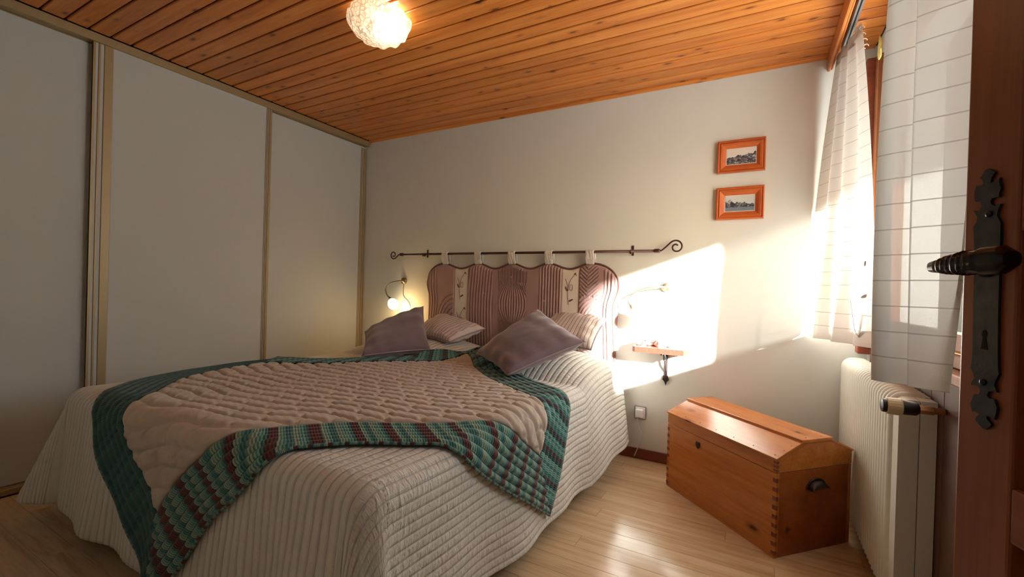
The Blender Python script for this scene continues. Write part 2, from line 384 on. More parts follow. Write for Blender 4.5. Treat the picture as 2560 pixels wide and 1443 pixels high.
def prism(bm, poly, h0, h1, fn):
    # polygon extruded between h0 and h1; fn(a, b, h) gives the point
    A = [bm.verts.new(fn(a, b, h0)) for a, b in poly]; B = [bm.verts.new(fn(a, b, h1)) for a, b in poly]
    n = len(poly)
    for i in range(n): bm.faces.new((A[i], A[(i + 1) % n], B[(i + 1) % n], B[i]))
    for t in tessellate_polygon([[Vector((a, b, 0)) for a, b in poly]]):
        i, j, k = t
        try: bm.faces.new((A[k], A[j], A[i])); bm.faces.new((B[i], B[j], B[k]))
        except ValueError: pass
def axis_matrix(origin, d):
    return Matrix.Translation(Vector(origin)) @ Vector(d).to_track_quat('Z', 'Y').to_matrix().to_4x4()
def tsmooth(o, ang=40):
    me = o.data
    for p in me.polygons: p.use_smooth = True
    me.set_sharp_from_angle(angle=math.radians(ang)) if hasattr(me, 'set_sharp_from_angle') else None
    return o

# ------------------------------------------------------------------ room shell
XW = 3.70; YF = -2.98; H = 2.40
WY0, WY1, WZ0, WZ1 = -1.49, -0.09, 0.885, 2.31      # window opening in the right wall
bm = bmesh.new(); box(bm, -0.70, 3.95, 0, 0.15, -0.1, 2.6); tag(mesh('wall_back', bm, 'plaster'), 'white plaster wall behind the bed head', kind='structure')
bm = bmesh.new()
for b in ((XW, 3.95, WY1, 0.0, -0.1, 2.6), (XW, 3.95, -4.6, WY0, -0.1, 2.6), (XW, 3.95, WY0, WY1, -0.1, WZ0), (XW, 3.95, WY0, WY1, WZ1, 2.6)): box(bm, *b)
tag(mesh('wall_right', bm, 'plaster'), 'white plaster wall with the window opening', kind='structure')
bm = bmesh.new(); box(bm, -0.70, -0.64, YF, 0, -0.1, 2.6); tag(mesh('wall_left', bm, 'plaster'), 'wall behind the sliding wardrobe', kind='structure')
bm = bmesh.new()
for b in ((-0.70, 2.76, YF - 0.1, YF, -0.1, 2.6), (2.76, XW, YF - 0.1, YF, 2.06, 2.6)): box(bm, *b)
tag(mesh('wall_front', bm, 'plaster'), 'plaster wall around the doorway', kind='structure')
bm = bmesh.new()
for b in ((2.45, 2.60, -4.6, YF - 0.1, -0.1, 2.6), (2.45, 3.95, -4.75, -4.6, -0.1, 2.6)): box(bm, *b)
tag(mesh('wall_hall', bm, 'plaster'), 'plaster walls of the small hall behind the doorway', kind='structure')

floor = tag(newbox('floor', (-0.70, XW, -4.6, 0, -0.1, -0.006), 'groove_dark'), 'light oak strip floor', kind='structure')
def plank_mesh(name, L, W, T, mat, ch):
    bm = bmesh.new()
    # top at z=0, chamfered long edges, body hangs below
    prof = [(0, -T), (W, -T), (W, -ch), (W - ch, 0), (ch, 0), (0, -ch)]
    A = [bm.verts.new((0, y, z)) for y, z in prof]; B = [bm.verts.new((L, y, z)) for y, z in prof]
    n = len(prof)
    for i in range(n): bm.faces.new((A[i], A[(i + 1) % n], B[(i + 1) % n], B[i]))
    bm.faces.new(A[::-1]); bm.faces.new(B)
    bmesh.ops.recalc_face_normals(bm, faces=bm.faces)
    me = bpy.data.meshes.new(name); bm.to_mesh(me); bm.free(); me.materials.append(MATS[mat]); return me
fw, fl = 0.095, 1.10
fme = {}
row = 0; y = -0.002
while y > -3.9:
    off = random.choice([0.0, 0.27, 0.55, 0.83]) + random.uniform(-0.05, 0.05)
    x = 0.02 - off
    while x < XW - 0.002:
        x0 = max(x, 0.02); x1 = min(x + fl, XW - 0.001)
        if x1 - x0 > 0.03:
            L = round(x1 - x0 - 0.0008, 3)
            if L not in fme: fme[L] = plank_mesh('floor_strip', L, fw - 0.0008, 0.006, 'oak_floor', 0.0006)
            o = bpy.data.objects.new('floor_strip', fme[L]); COL.objects.link(o); o.location = (x0, y - fw, 0); o.parent = floor
        x += fl
    y -= fw; row += 1

ceiling = tag(newbox('ceiling', (-0.70, 3.95, -4.6, 0.0, H + 0.0095, H + 0.12), 'groove_dark'), 'varnished knotty pine board ceiling', kind='structure')
pw = 0.0907
cme = plank_mesh('ceiling_board', XW - 0.02, pw - 0.0085, 0.012, 'pine_ceiling', 0.0035)
y = -0.0309 + pw
for k in range(35):
    o = bpy.data.objects.new('ceiling_board', cme); COL.objects.link(o)
    o.scale = (1, 1, -1); yy = y - pw * (k + 1)
    o.location = (0.01, yy + 0.0005, H)
    if yy > -0.06: o.location.y = yy
    o.parent = ceiling
# last partial board sits behind the cornice strip
bm = bmesh.new()
prof = [(0, 0), (-0.022, 0), (-0.022, -0.004), (-0.015, -0.012), (-0.006, -0.016), (0, -0.016)]
A = [bm.verts.new((0.0, y_, H + 0.002 + z_)) for y_, z_ in prof]; B = [bm.verts.new((3.49, y_, H + 0.002 + z_)) for y_, z_ in prof]
for i in range(6): bm.faces.new((A[i], A[(i + 1) % 6], B[(i + 1) % 6], B[i]))
bm.faces.new(A); bm.faces.new(B)
tag(mesh('trim_1', bm, 'pine_ceiling'), 'thin pine cornice strip along the back wall', kind='structure')

bm = bmesh.new(); box(bm, 0.0, XW - 0.0, -0.012, 0.0, 0.0, 0.066, bev=0.004, seg=2)
tag(mesh('baseboard_back', bm, 'base_wood'), 'dark red wooden baseboard under the back wall', kind='structure')
bm = bmesh.new(); box(bm, XW - 0.012, XW, -2.7, -0.012, 0.0, 0.066, bev=0.004, seg=2)
tag(mesh('baseboard_right', bm, 'base_wood'), 'dark red wooden baseboard behind the radiator', kind='structure')

# outside: ground and an unseen low eave added to cut off the sun
bm = bmesh.new(); box(bm, 3.95, 16, -10, 8, -0.6, -0.5); tag(mesh('ground', bm, 'snow_ground'), 'pale ground outside the window', kind='structure')
bm = bmesh.new()
P = [(3.95, 2.60), (4.60, 1.98), (4.66, 2.05), (3.95, 2.70)]
A = [bm.verts.new((x, -4.5, z)) for x, z in P]; B = [bm.verts.new((x, 1.5, z)) for x, z in P]
for i in range(4): bm.faces.new((A[i], A[(i + 1) % 4], B[(i + 1) % 4], B[i]))
bm.faces.new(A); bm.faces.new(B)
tag(mesh('sun_cut_eave', bm, 'sun_cut_wood'), 'unseen wooden eave added above the window to cut off the sun', kind='structure')

# window
win = tag(empty('window_1', (XW, (WY0 + WY1) / 2, WZ0)), 'brown wooden window behind the white curtains', kind='structure')
def at(o, par):
    o.parent = par; o.matrix_parent_inverse = Matrix.Translation(-par.location); return o
bm = bmesh.new()
box(bm, 3.68, 3.80, WY1 - 0.045, WY1, WZ0, WZ1, 0.004); box(bm, 3.68, 3.80, WY0, WY0 + 0.045, WZ0, WZ1, 0.004)
box(bm, 3.70, 3.80, WY0 + 0.045, WY1 - 0.045, WZ1 - 0.05, WZ1, 0.004); box(bm, 3.70, 3.80, WY0 + 0.045, WY1 - 0.045, WZ0, WZ0 + 0.04, 0.004)
at(mesh('frame', bm, 'window_wood'), win)
bm = bmesh.new(); s0, s1, t0, t1 = WY0 + 0.05, WY1 - 0.05, WZ0 + 0.045, WZ1 - 0.055
box(bm, 3.695, 3.745, s1 - 0.06, s1, t0, t1, 0.012, 3); box(bm, 3.695, 3.745, s0, s0 + 0.06, t0, t1, 0.012, 3)
box(bm, 3.70, 3.74, s0 + 0.06, s1 - 0.06, t1 - 0.06, t1, 0.01, 2); box(bm, 3.70, 3.74, s0 + 0.06, s1 - 0.06, t0, t0 + 0.06, 0.01, 2)
sash = at(mesh('sash', bm, 'window_wood'), win)
bm = bmesh.new(); box(bm, 3.718, 3.722, s0 + 0.05, s1 - 0.05, t0 + 0.05, t1 - 0.05)
g = mesh('pane', bm, 'pane_glass'); g.parent = sash; g.matrix_parent_inverse = Matrix.Translation(-win.location)
g.matrix_parent_inverse = sash.matrix_parent_inverse.copy() if False else (Matrix.Translation(-win.location))
# casing post at the corner and sill
bm = bmesh.new(); box(bm, 3.645, 3.70, -0.085, -0.02, 0.80, 2.315, 0.006, 2)
at(mesh('casing', bm, 'base_wood'), win)
bm = bmesh.new(); box(bm, 3.652, 3.94, WY0 - 0.03, WY1 + 0.02, 0.855, 0.885, 0.006, 2)
at(mesh('sill', bm, 'window_wood'), win)
bm = bmesh.new()
for k in range(16): box(bm, 3.690, 3.6995, -0.125 - 0.11 * (k + 1) + 0.002, -0.125 - 0.11 * k, 0.07, 0.854, 0.002)
at(mesh('apron', bm, 'apron_wood'), win)['kind'] = 'stuff'
for ch in win.children: ch.matrix_parent_inverse = Matrix.Translation(-win.location)
g.matrix_parent_inverse = Matrix.Identity(4)

# ------------------------------------------------------------------ sliding wardrobe
war = tag(empty('sliding_wardrobe', (0, -1.5, 0)), 'white sliding door wardrobe with beige rails along the left wall', 'wardrobe')
def wp(name, bm, mat, parent=None, smooth=False):
    o = mesh(name, bm, mat, None, smooth); p = parent or war; o.parent = p
    o.matrix_parent_inverse = Matrix.Translation(Vector((0, 1.5, 0))) if p is war else Matrix.Identity(4)
    return o
bm = bmesh.new(); box(bm, -0.075, 0.0, YF + 0.012, -0.004, 2.352, 2.398, 0.002); box(bm, -0.075, -0.056, YF + 0.012, -0.004, 2.30, 2.352)
wp('top_track', bm, 'champagne')
bm = bmesh.new(); box(bm, -0.085, 0.0, YF + 0.012, -0.004, 0.0, 0.03, 0.003); wp('bottom_track', bm, 'champagne')
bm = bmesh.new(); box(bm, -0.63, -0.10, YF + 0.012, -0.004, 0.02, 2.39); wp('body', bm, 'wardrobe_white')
def stile(bm, x1, ya, yb, z0=0.03, z1=2.352):
    # extruded aluminium grip profile with three grooves; face at x1, runs from ya to yb
    w = yb - ya; pr_ = [(0, -0.024), (0, 0.0), (0.12, 0.0), (0.14, -0.006), (0.24, -0.006), (0.28, 0.001), (0.36, 0.001), (0.40, -0.007), (0.52, -0.007), (0.56, 0.002), (0.97, 0.003), (1.0, -0.002), (1.0, -0.024)]
    A = [bm.verts.new((x1 + dx, ya + w * a, z0)) for a, dx in pr_]; B = [bm.verts.new((x1 + dx, ya + w * a, z1)) for a, dx in pr_]
    n = len(pr_)
    for i in range(n): bm.faces.new((A[i], A[(i + 1) % n], B[(i + 1) % n], B[i]))
    bm.faces.new(A); bm.faces.new(B)
def sdoor(x, y0, y1, st, ztop):
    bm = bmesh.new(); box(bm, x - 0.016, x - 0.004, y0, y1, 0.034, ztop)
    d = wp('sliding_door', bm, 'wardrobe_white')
    for a, b in st:
        bm = bmesh.new(); stile(bm, x, a, b, 0.032, 2.351 if x > -0.03 else 2.335); s = wp('stile', bm, 'champagne', d)
    return d
sdoor(-0.045, YF + 0.012, -1.90, [(YF + 0.012, YF + 0.042)], 2.345)
sdoor(-0.008, -1.915, -0.925, [(-1.915, -1.83), (-0.965, -0.925)], 2.352)
sdoor(-0.045, -0.93, -0.006, [(-0.062, -0.006)], 2.345)

# ------------------------------------------------------------------ bed
XA, XB, YA = 0.555, 2.305, -2.07      # flat inner rectangle of the bed top
RR = 0.065; ZT = 0.575
def zt(u, v):
    z = ZT
    for cx in (0.98, 1.92):
        a = (u - cx) / 0.50; b = (v + 0.34) / 0.38
        if abs(a) < 1 and abs(b) < 1: z += 0.115 * (1 - abs(a) ** 3) ** 1.2 * (1 - abs(b) ** 2.6)
    cu = min(1, max(0, (u - XA) / (XB - XA))); cv = min(1, max(0, -v / 2.07))
    z += 0.012 * math.sin(math.pi * cu) * (0.4 + 0.6 * cv)
    z += 0.004 * math.sin(u * 7.1 + 1.0) * math.sin(v * 6.3) 
    return z
def drape(u, v, off=0.0, flare_r=0.0, wav=True):
    """cloth point (u, v) laid flat -> point on the made bed, off = height above the bed surface"""
    du = u - XB if u > XB else (u - XA if u < XA else 0.0); dv = v - YA if v < YA else 0.0
    bu = min(max(u, XA), XB); bv = max(v, YA)
    s = math.hypot(du, dv)
    sk = 0.055 * (1 + bv / 2.07) * max(0.0, (bu - 1.4) / (XB - 1.4))
    if s < 1e-7: return Vector((bu + sk, bv, zt(bu, bv) + off))
    nx, ny = du / s, dv / s
    L = RR * math.pi / 2
    if s < L:
        a = s / RR; out = (RR + off) * math.sin(a); dn = RR - (RR + off) * math.cos(a)
    else:
        e = s - L
        fl = 0.10 if du == 0 else (0.07 + 0.13 * (1 + bv / 2.07) if du > 0 else 0.14)
        if du > 0: fl -= 0.10 * max(0, -bv / 2.07)
        if du != 0 and dv != 0: fl += 0.05
        wv = 0.0
        if wav:
            ph = (bu * 9.0 if dv else bv * 7.0) + math.atan2(nx, -ny) * 3
            wv = 0.018 * (e / 0.45) * math.sin(ph) + 0.010 * (e / 0.45) * math.sin(ph * 2.3 + 1)
        out = RR + off + e * fl + wv; dn = RR + e * math.sqrt(max(0.2, 1 - fl * fl))
    return Vector((bu + sk + nx * out, bv + ny * out, zt(bu, bv) - dn))
bed = tag(empty('bed', (1.43, -1.05, 0)), 'low double bed frame and mattress hidden under the bedspread', 'bed')
def bp(name, dims, mat, bev):
    o = newbox(name, dims, mat, None, bev, 3); o.parent = bed; o.matrix_parent_inverse = Matrix.Translation((-1.43, 1.05, 0)); return o
bp('mattress', (0.53, 2.32, -2.09, -0.09, 0.30, 0.555), 'mattress', 0.03)
bp('base', (0.54, 2.31, -2.08, -0.09, 0.16, 0.30), 'bed_wood', 0.01)
for x in (0.62, 2.20):
    for y in (-2.02, -0.17):
        o = newbox('leg', (x, x + 0.06, y, y + 0.06, 0.0, 0.16), 'bed_wood', None, 0.004); o.parent = bed; o.matrix_parent_inverse = Matrix.Translation((-1.43, 1.05, 0))

# bedspread: quilted channels run along the bed
CH = 0.031
def chan(c):
    return 0.0026 * (abs(math.sin(math.pi * c / CH)) ** 0.6) 
def bedspread():
    bm = bmesh.new(); uvl = bm.loops.layers.uv.new('UVMap')
    du = CH / 6.0
    us = [XA + (XB - XA) * i / round((XB - XA) / du) for i in range(round((XB - XA) / du) + 1)]
    vs = [-0.085 + (YA + 0.085) * i / 150 for i in range(151)]
    vmap = {}
    def vert(key, co, uv):
        if key not in vmap: vmap[key] = (bm.verts.new(co), uv)
        return key
    def addgrid(K):
        for r0, r1 in zip(K, K[1:]):
            for a, b, c, d in zip(r0, r0[1:], r1[1:], r1):
                ks = []
                for k in (a, b, c, d):
                    if k not in ks: ks.append(k)
                if len(ks) < 3: continue
                f = bm.faces.new([vmap[k][0] for k in ks])
                f.smooth = True
                for lp, k in zip(f.loops, ks): lp[uvl].uv = vmap[k][1]
    pt = lambda u, v, c: drape(u, v, 0.006 + chan(c))
    top = [[vert(('t', i, j), pt(u, v, u), (u, v)) for i, u in enumerate(us)] for j, v in enumerate(vs)]
    addgrid(top)
    NS = 84; SR = 0.535
    ss = [SR * k / NS for k in range(NS + 1)]
    # right and left sides
    for side in (1, -1):
        X = XB if side > 0 else XA; iu = len(us) - 1 if side > 0 else 0
        SL = SR if side > 0 else 0.50
        K = []
        for k in range(NS + 1):
            s = SL * k / NS
            K.append([('t', iu, j) if k == 0 else vert((side, k, j), pt(X + side * s, v, X + side * s), (X + side * s, v)) for j, v in enumerate(vs)])
        addgrid(K)
    # foot: hem dips and rises, channels run down it
    NF = 50; K = []
    def hem(u): return 0.565 if u > 1.35 else 0.565 - 0.05 * min(1, (1.35 - u) / 0.7)
    for k in range(NF + 1):
        K.append([('t', i, len(vs) - 1) if k == 0 else vert(('f', k, i), pt(u, YA - hem(u) * k / NF, u), (u, YA - hem(u) * k / NF)) for i, u in enumerate(us)])
    addgrid(K)
    # rounded corners: fans with gathered cloth
    for side in (1, -1):
        X = XB if side > 0 else XA; iu = len(us) - 1 if side > 0 else 0; jv = len(vs) - 1
        NA = 26; K = []
        for a in range(NA + 1):
            th = math.pi / 2 * a / NA; rowk = []
            for k in range(NF + 1):
                if k == 0: rowk.append(('t', iu, jv)); continue
                SLs = (SR if side > 0 else 0.50)
                SL = SLs * (a / NA) + hem(X) * (1 - a / NA)
                s = SL * k / NF
                u = X + side * s * math.sin(th); v = YA - s * math.cos(th)
                if a == 0: rowk.append(('f', k, iu)); continue
                c = X + side * s * math.sin(th)
                p = drape(u, v, 0.006 + chan(c))
                ear = 0.05 * math.sin(2 * th) * max(0, (s - 0.08)) / 0.45
                p += Vector((side * math.sin(th), -math.cos(th), 0)) * ear * (1.6 if side < 0 else 1.0)
                rowk.append(vert(('c', side, a, k), p, (c, v)))
            K.append(rowk)
        # join last fan row to the side skirt
        addgrid(K)
        last = [('t', iu, jv)] + [('c', side, NA, k) for k in range(1, NF + 1)]
        for k in range(1, NF + 1):
            q = round(k * NS / NF); vmap[('c', side, NA, k)][0].co = vmap[(side, q, jv)][0].co
    bmesh.ops.remove_doubles(bm, verts=bm.verts, dist=1e-5)
    me_o = mesh('bedspread', bm, ['bedspread_cloth', 'bedspread_smooth'], None, True)
    for pl in me_o.data.polygons:
        c = pl.center
        if (c.y < YA - 0.02 and c.x < XB + 0.03) or (c.x < 1.9 and c.z > 0.5): pl.material_index = 1
    return me_o
bs = tag(bedspread(), 'pale beige channel quilted bedspread draped to the floor over the bed', 'bedspread')
bmod = bs.modifiers.new('thick', 'SOLIDIFY'); bmod.thickness = 0.006; bmod.offset = -1.0

# throw: square quilt laid cornerwise, with woven striped borders
Lc = [(0.60, -1.22), (0.53, -1.50), (0.54, -1.72), (0.63, -1.92), (0.76, -2.06), (0.88, -2.17), (0.955, -2.28), (1.09, -2.40), (1.26, -2.50), (1.42, -2.60), (1.53, -2.66)]
Bc = [(1.53, -2.66), (1.63, -2.53), (1.75, -2.35), (1.86, -2.25), (1.95, -2.16), (2.03, -2.06), (2.13, -1.95), (2.25, -1.86), (2.36, -1.77), (2.44, -1.68), (2.60, -1.47), (2.79, -1.20)]
Rc = [(1.55, -0.36), (1.80, -0.55), (2.07, -0.78), (2.25, -0.88), (2.38, -0.95), (2.47, -0.99), (2.63, -1.08), (2.79, -1.20)]
Tc = [(0.60, -1.22), (0.75, -1.15), (0.93, -1.04), (1.10, -0.86), (1.28, -0.64), (1.55, -0.36)]
def resample(pts, n):
    p = catmull([(a, b, 0) for a, b in pts], 12); d = [0.0]
    for a, b in zip(p, p[1:]): d.append(d[-1] + (b - a).length)
    out = []; j = 0
    for i in range(n + 1):
        t = d[-1] * i / n
        while j < len(d) - 2 and d[j + 1] < t: j += 1
        f = (t - d[j]) / max(1e-9, d[j + 1] - d[j]); out.append(p[j].lerp(p[j + 1], min(1, max(0, f))))
    return out, d[-1]
def throw():
    N = 260
    Lp, Ll = resample(Lc, N); Bp_, Bl = resample(Bc, N); Rp, Rl = resample(Rc, N); Tp, Tl = resample(Tc, N)
    root = tag(empty('quilted_throw', (1.5, -1.4, ZT)), 'beige quilted throw with teal and maroon striped border laid cornerwise on the bed', 'throw')
    bw = 0.114
    def cloth(s, t):
        i = s * N; j = t * N
        def g(a, x):
            k = min(N - 1, int(x)); return a[k].lerp(a[k + 1], x - k)
        L, Rr, T, B = g(Lp, j), g(Rp, j), g(Tp, i), g(Bp_, i)
        return L * (1 - s) + Rr * s + T * (1 - t) + B * t - (Tp[0] * (1 - s) * (1 - t) + Tp[N] * s * (1 - t) + Bp_[0] * (1 - s) * t + Bp_[N] * s * t)
    def height(s, t):
        d = min(s, 1 - s, t, 1 - t)
        if d < bw:
            m = d / bw * 6.0                      # six rows of stitching along the border
            return 0.0095 * abs(math.sin(math.pi * m)) ** 0.7 * (0.35 if d < 0.004 else 1)
        a, b = (s - t) * 1.9 / 0.105, (s + t) * 1.9 / 0.17
        a += 0.12 * math.sin(b * 2.1) ; ka = math.floor(a)
        bb = b + 0.5 * (ka % 2) + 0.35 * (a - ka) * (1 - (a - ka)) * 2.2 + 0.13 * math.sin(ka * 2.7)
        fa = abs((a - ka) - 0.5) * 2; fb = abs((bb - math.floor(bb)) - 0.5) * 2
        fa, fb = 1 - fa, 1 - fb
        h = 0.016 * min(1, fa * 2.2) ** 0.6 * min(1, fb * 4.5 + 0.06) ** 0.55
        arc = abs(math.sin((bb + (a - ka) ** 2 * 0.6) * math.pi * 3.0)); h *= 0.86 + 0.14 * arc
        return h * min(1, (d - bw) / 0.012 + 0.3)
    n = 290
    parts = {'centre_panel': ['throw_centre', bmesh.new()], 'lower_border': ['band_maroon', bmesh.new()], 'left_border': ['band_teal', bmesh.new()],
             'right_border': ['band_brown', bmesh.new()], 'upper_border': ['band_brown', bmesh.new()]}
    uvs = {k: p[1].loops.layers.uv.new('UVMap') for k, p in parts.items()}
    cache = {k: {} for k in parts}
    # sample positions: align a grid line with the border seam
    def ticks():
        nb = 36; inner = n - 2 * nb
        return [bw * i / nb for i in range(nb)] + [bw + (1 - 2 * bw) * i / inner for i in range(inner)] + [1 - bw + bw * i / nb for i in range(nb + 1)]
    tk = ticks(); P = {}
    for i, s in enumerate(tk):
        for j, t in enumerate(tk):
            c = cloth(s, t); P[i, j] = drape(c.x, c.y, 0.023 + height(s, t), wav=True)
    for i in range(len(tk) - 1):
        for j in range(len(tk) - 1):
            s = (tk[i] + tk[i + 1]) / 2; t = (tk[j] + tk[j + 1]) / 2
            d = {'left_border': s, 'right_border': 1 - s, 'upper_border': t, 'lower_border': 1 - t}
            k = min(d, key=d.get)
            if d[k] > bw: k = 'centre_panel'
            b = parts[k][1]; q = []
            for ij in ((i, j), (i + 1, j), (i + 1, j + 1), (i, j + 1)):
                if ij not in cache[k]: cache[k][ij] = b.verts.new(P[ij])
                q.append(cache[k][ij])
            f = b.faces.new(q); f.smooth = True
            for lp, (ii, jj) in zip(f.loops, ((i, j), (i + 1, j), (i + 1, j + 1), (i, j + 1))):
                S, T_ = tk[ii], tk[jj]
                if k == 'lower_border': uv = (S * Bl, 1 - T_)
                elif k == 'upper_border': uv = (S * Tl, T_)
                elif k == 'left_border': uv = (T_ * Ll, S)
                elif k == 'right_border': uv = (T_ * Rl, 1 - S)
                else: uv = (S, T_)
                lp[uvs[k]].uv = uv
    lab = {'centre_panel': 'beige quilted centre', 'lower_border': 'green and maroon striped border', 'left_border': 'dark teal border', 'right_border': 'bright teal border with brown stripes', 'upper_border': 'teal border by the cushions'}
    for k, (m, b) in parts.items():
        o = mesh(k, b, m, None, True); o.parent = root; o.matrix_parent_inverse = Matrix.Translation(-root.location); o['label'] = lab[k]
        md = o.modifiers.new('thick', 'SOLIDIFY'); md.thickness = 0.012; md.offset = -1.0
    # corded hem
    bm = bmesh.new(); edge = []
    m = len(tk) - 1
    for i in range(0, m): edge.append(P[i, 0])
    for j in range(0, m): edge.append(P[m, j])
    for i in range(m, 0, -1): edge.append(P[i, m])
    for j in range(m, 0, -1): edge.append(P[0, j])
    tube(bm, edge[::2], 0.0055, 6, closed=True)
    ul = bm.loops.layers.uv.new('UVMap'); bm.verts.index_update()
    for f in bm.faces:
        for lp in f.loops: lp[ul].uv = ((lp.vert.index // 6) * 0.0145 * 2.2, 0.0095)
    o = mesh('hem_cord', bm, 'band_maroon', None, True); o.parent = root; o.matrix_parent_inverse = Matrix.Translation(-root.location)
throw()

# ------------------------------------------------------------------ cushions
def pillow(name, c00, c10, c11, c01, thick, mat, label, group, pipe=None, flange=0.0, n=40, wr=0.011, cat='cushion', parts=True):
    c00, c10, c11, c01 = map(Vector, (c00, c10, c11, c01))
    cen = (c00 + c10 + c11 + c01) / 4
    nrm = (c10 - c00 + c11 - c01).cross(c01 - c00 + c11 - c10).normalized()
    bm = bmesh.new(); uvl = bm.loops.layers.uv.new('UVMap'); rnd = random.Random(hash(name) % 997 + len(label))
    ph = [rnd.uniform(0, 6) for _ in range(6)]
    def P(a, b, sgn):
        p = c00 * (1 - a) * (1 - b) + c10 * a * (1 - b) + c11 * a * b + c01 * (1 - a) * b
        x, y = 2 * a - 1, 2 * b - 1
        # sides pull in between the corners
        pin = 0.035 * ((1 - x * x) * abs(y) ** 3 * (-1 if y > 0 else 1)), 0.035 * ((1 - y * y) * abs(x) ** 3 * (-1 if x > 0 else 1))
        p = p + (c01 - c00) * pin[0] + (c10 - c00) * pin[1]
        q = max(0.0, (1 - abs(x) ** 2.3)) * max(0.0, (1 - abs(y) ** 2.3))
        h = thick * 0.5 * q ** 0.42
        edge = (1 - q) * min(1, q * 9)
        h += wr * edge * (math.sin(26 * a + ph[0] + 3 * b) + math.sin(23 * b + ph[1] - 2 * a)) * 0.5
        h += 0.35 * wr * q * math.sin(7 * a + 5 * b + ph[2])
        return p + nrm * h * sgn
    for sgn in (1, -1):
        V = [[bm.verts.new(P(i / n, j / n, sgn) if 0 < i < n and 0 < j < n else P(i / n, j / n, 0)) for i in range(n + 1)] for j in range(n + 1)]
        for j in range(n):
            for i in range(n):
                f = bm.faces.new((V[j][i], V[j][i + 1], V[j + 1][i + 1], V[j + 1][i])); f.smooth = True
                for lp, (a, b) in zip(f.loops, ((i, j), (i + 1, j), (i + 1, j + 1), (i, j + 1))): lp[uvl].uv = (a / n, b / n)
    edge = [P(i / n, 0, 0) for i in range(n)] + [P(1, j / n, 0) for j in range(n)] + [P(i / n, 1, 0) for i in range(n, 0, -1)] + [P(0, j / n, 0) for j in range(n, 0, -1)]
    bmesh.ops.remove_doubles(bm, verts=bm.verts, dist=1e-6)
    if pipe:
        root = tag(empty(name, cen), label, cat, group)
        o = mesh('cover', bm, mat, None, True); o.parent = root; o.matrix_parent_inverse = Matrix.Translation(-cen)
        b2 = bmesh.new(); tube(b2, edge[::2], 0.0045, 6, closed=True)
        o2 = mesh('piping', b2, pipe, None, True); o2.parent = root; o2.matrix_parent_inverse = Matrix.Translation(-cen)
    else:
        root = tag(mesh(name, bm, mat, None, True), label, cat, group)
    return root
pillow('mauve_cushion', (2.065, -0.93, 0.635), (2.36, -0.60, 0.80), (1.98, -0.42, 0.955), (1.70, -0.68, 0.685), 0.16, 'mauve_cushion',
       'plain mauve square cushion tilted on one corner, in front of the middle of the headboard', 'mauve cushions on the bed', 'piping_mauve')
pillow('mauve_cushion', (1.06, -0.98, 0.64), (1.28, -0.61, 0.66), (1.03, -0.40, 0.93), (0.68, -0.62, 0.735), 0.15, 'mauve_cushion',
       'plain mauve square cushion nearest the wardrobe, below the lit wall lamp', 'mauve cushions on the bed', 'piping_mauve')
pillow('striped_cushion', (0.93, -0.42, 0.735), (1.33, -0.46, 0.70), (1.40, -0.12, 0.775), (0.94, -0.07, 0.86), 0.13, 'pillow_stripe',
       'pale striped cushion lying behind the mauve cushion under the lit lamp', 'pale striped cushions', 'piping_mauve')
pillow('striped_cushion', (1.97, -0.46, 0.755), (2.36, -0.50, 0.745), (2.33, -0.12, 0.90), (1.95, -0.10, 0.91), 0.13, 'pillow_stripe',
       'pale striped cushion half hidden behind the cornerwise mauve cushion, in the sun', 'pale striped cushions', 'piping_mauve')

# ------------------------------------------------------------------ hanging headboard cushion
HX0, HX1 = 0.755, 2.378
def hb_top(x):
    peaks = [0.93, 1.265, 1.565, 1.868, 2.185]
    if x < peaks[0]:
        d = (peaks[0] - x) / (peaks[0] - HX0); return 1.268 - 0.155 * (1 - math.sqrt(max(0, 1 - min(1, d) ** 2.2)))
    if x > peaks[-1]:
        d = (x - peaks[-1]) / (HX1 - peaks[-1]); return 1.268 - 0.155 * (1 - math.sqrt(max(0, 1 - min(1, d) ** 2.2)))
    for a, b in zip(peaks, peaks[1:]):
        if a <= x <= b: return 1.268 - 0.019 * (1 - math.cos(2 * math.pi * (x - a) / (b - a)))
    return 1.25
def hb_edge(z):
    # inset of the sides at height z (waist below the rounded shoulders)
    if z > 1.113: return 0.0
    t = (1.113 - z)
    return 0.034 * (0.5 - 0.5 * math.cos(min(1, t / 0.15) * math.pi)) - 0.022 * min(1, max(0, (t - 0.2) / 0.3))
def hb_relief(x, z):
    q = 0.0
    def line(c, p, a=0.014): return a * abs(math.sin(math.pi * c / p)) ** 0.75
    if x < 0.86: q = line(x + 0.006 * math.sin(z * 9), 0.027)
    elif x < 1.045:
        r = math.hypot((x - 1.05), (z - 0.80) * 0.8); q = line(r, 0.03) if r < 0.2 else 0.010
    elif x < 1.18: q = 0.004
    elif x < 1.41: q = line(x + 0.01 * math.sin((z - 0.7) * 7), 0.0258)
    elif x < 1.47: q = 0.009
    elif x < 1.70:
        m = (z - 0.965) / 0.21; w = abs(math.cos(m * math.pi / 2)); cx = 1.585
        c = (x - cx) / max(0.34, w); q = line(c + 0.5 * 0.0225, 0.0225) if abs(x - cx) < 0.115 else 0.010
    elif x < 1.80: q = 0.010
    elif x < 1.975: q = line(x, 0.0225)
    elif x < 2.105: q = 0.004
    elif x < 2.24:
        q = line((z - 1.12) + abs(x - 2.17) * (-0.9), 0.026) if z > 1.04 else line(math.hypot(x - 2.28, z - 0.86), 0.024)
    elif x > 2.28: q = line(x, 0.024)
    else: q = 0.010
    return q
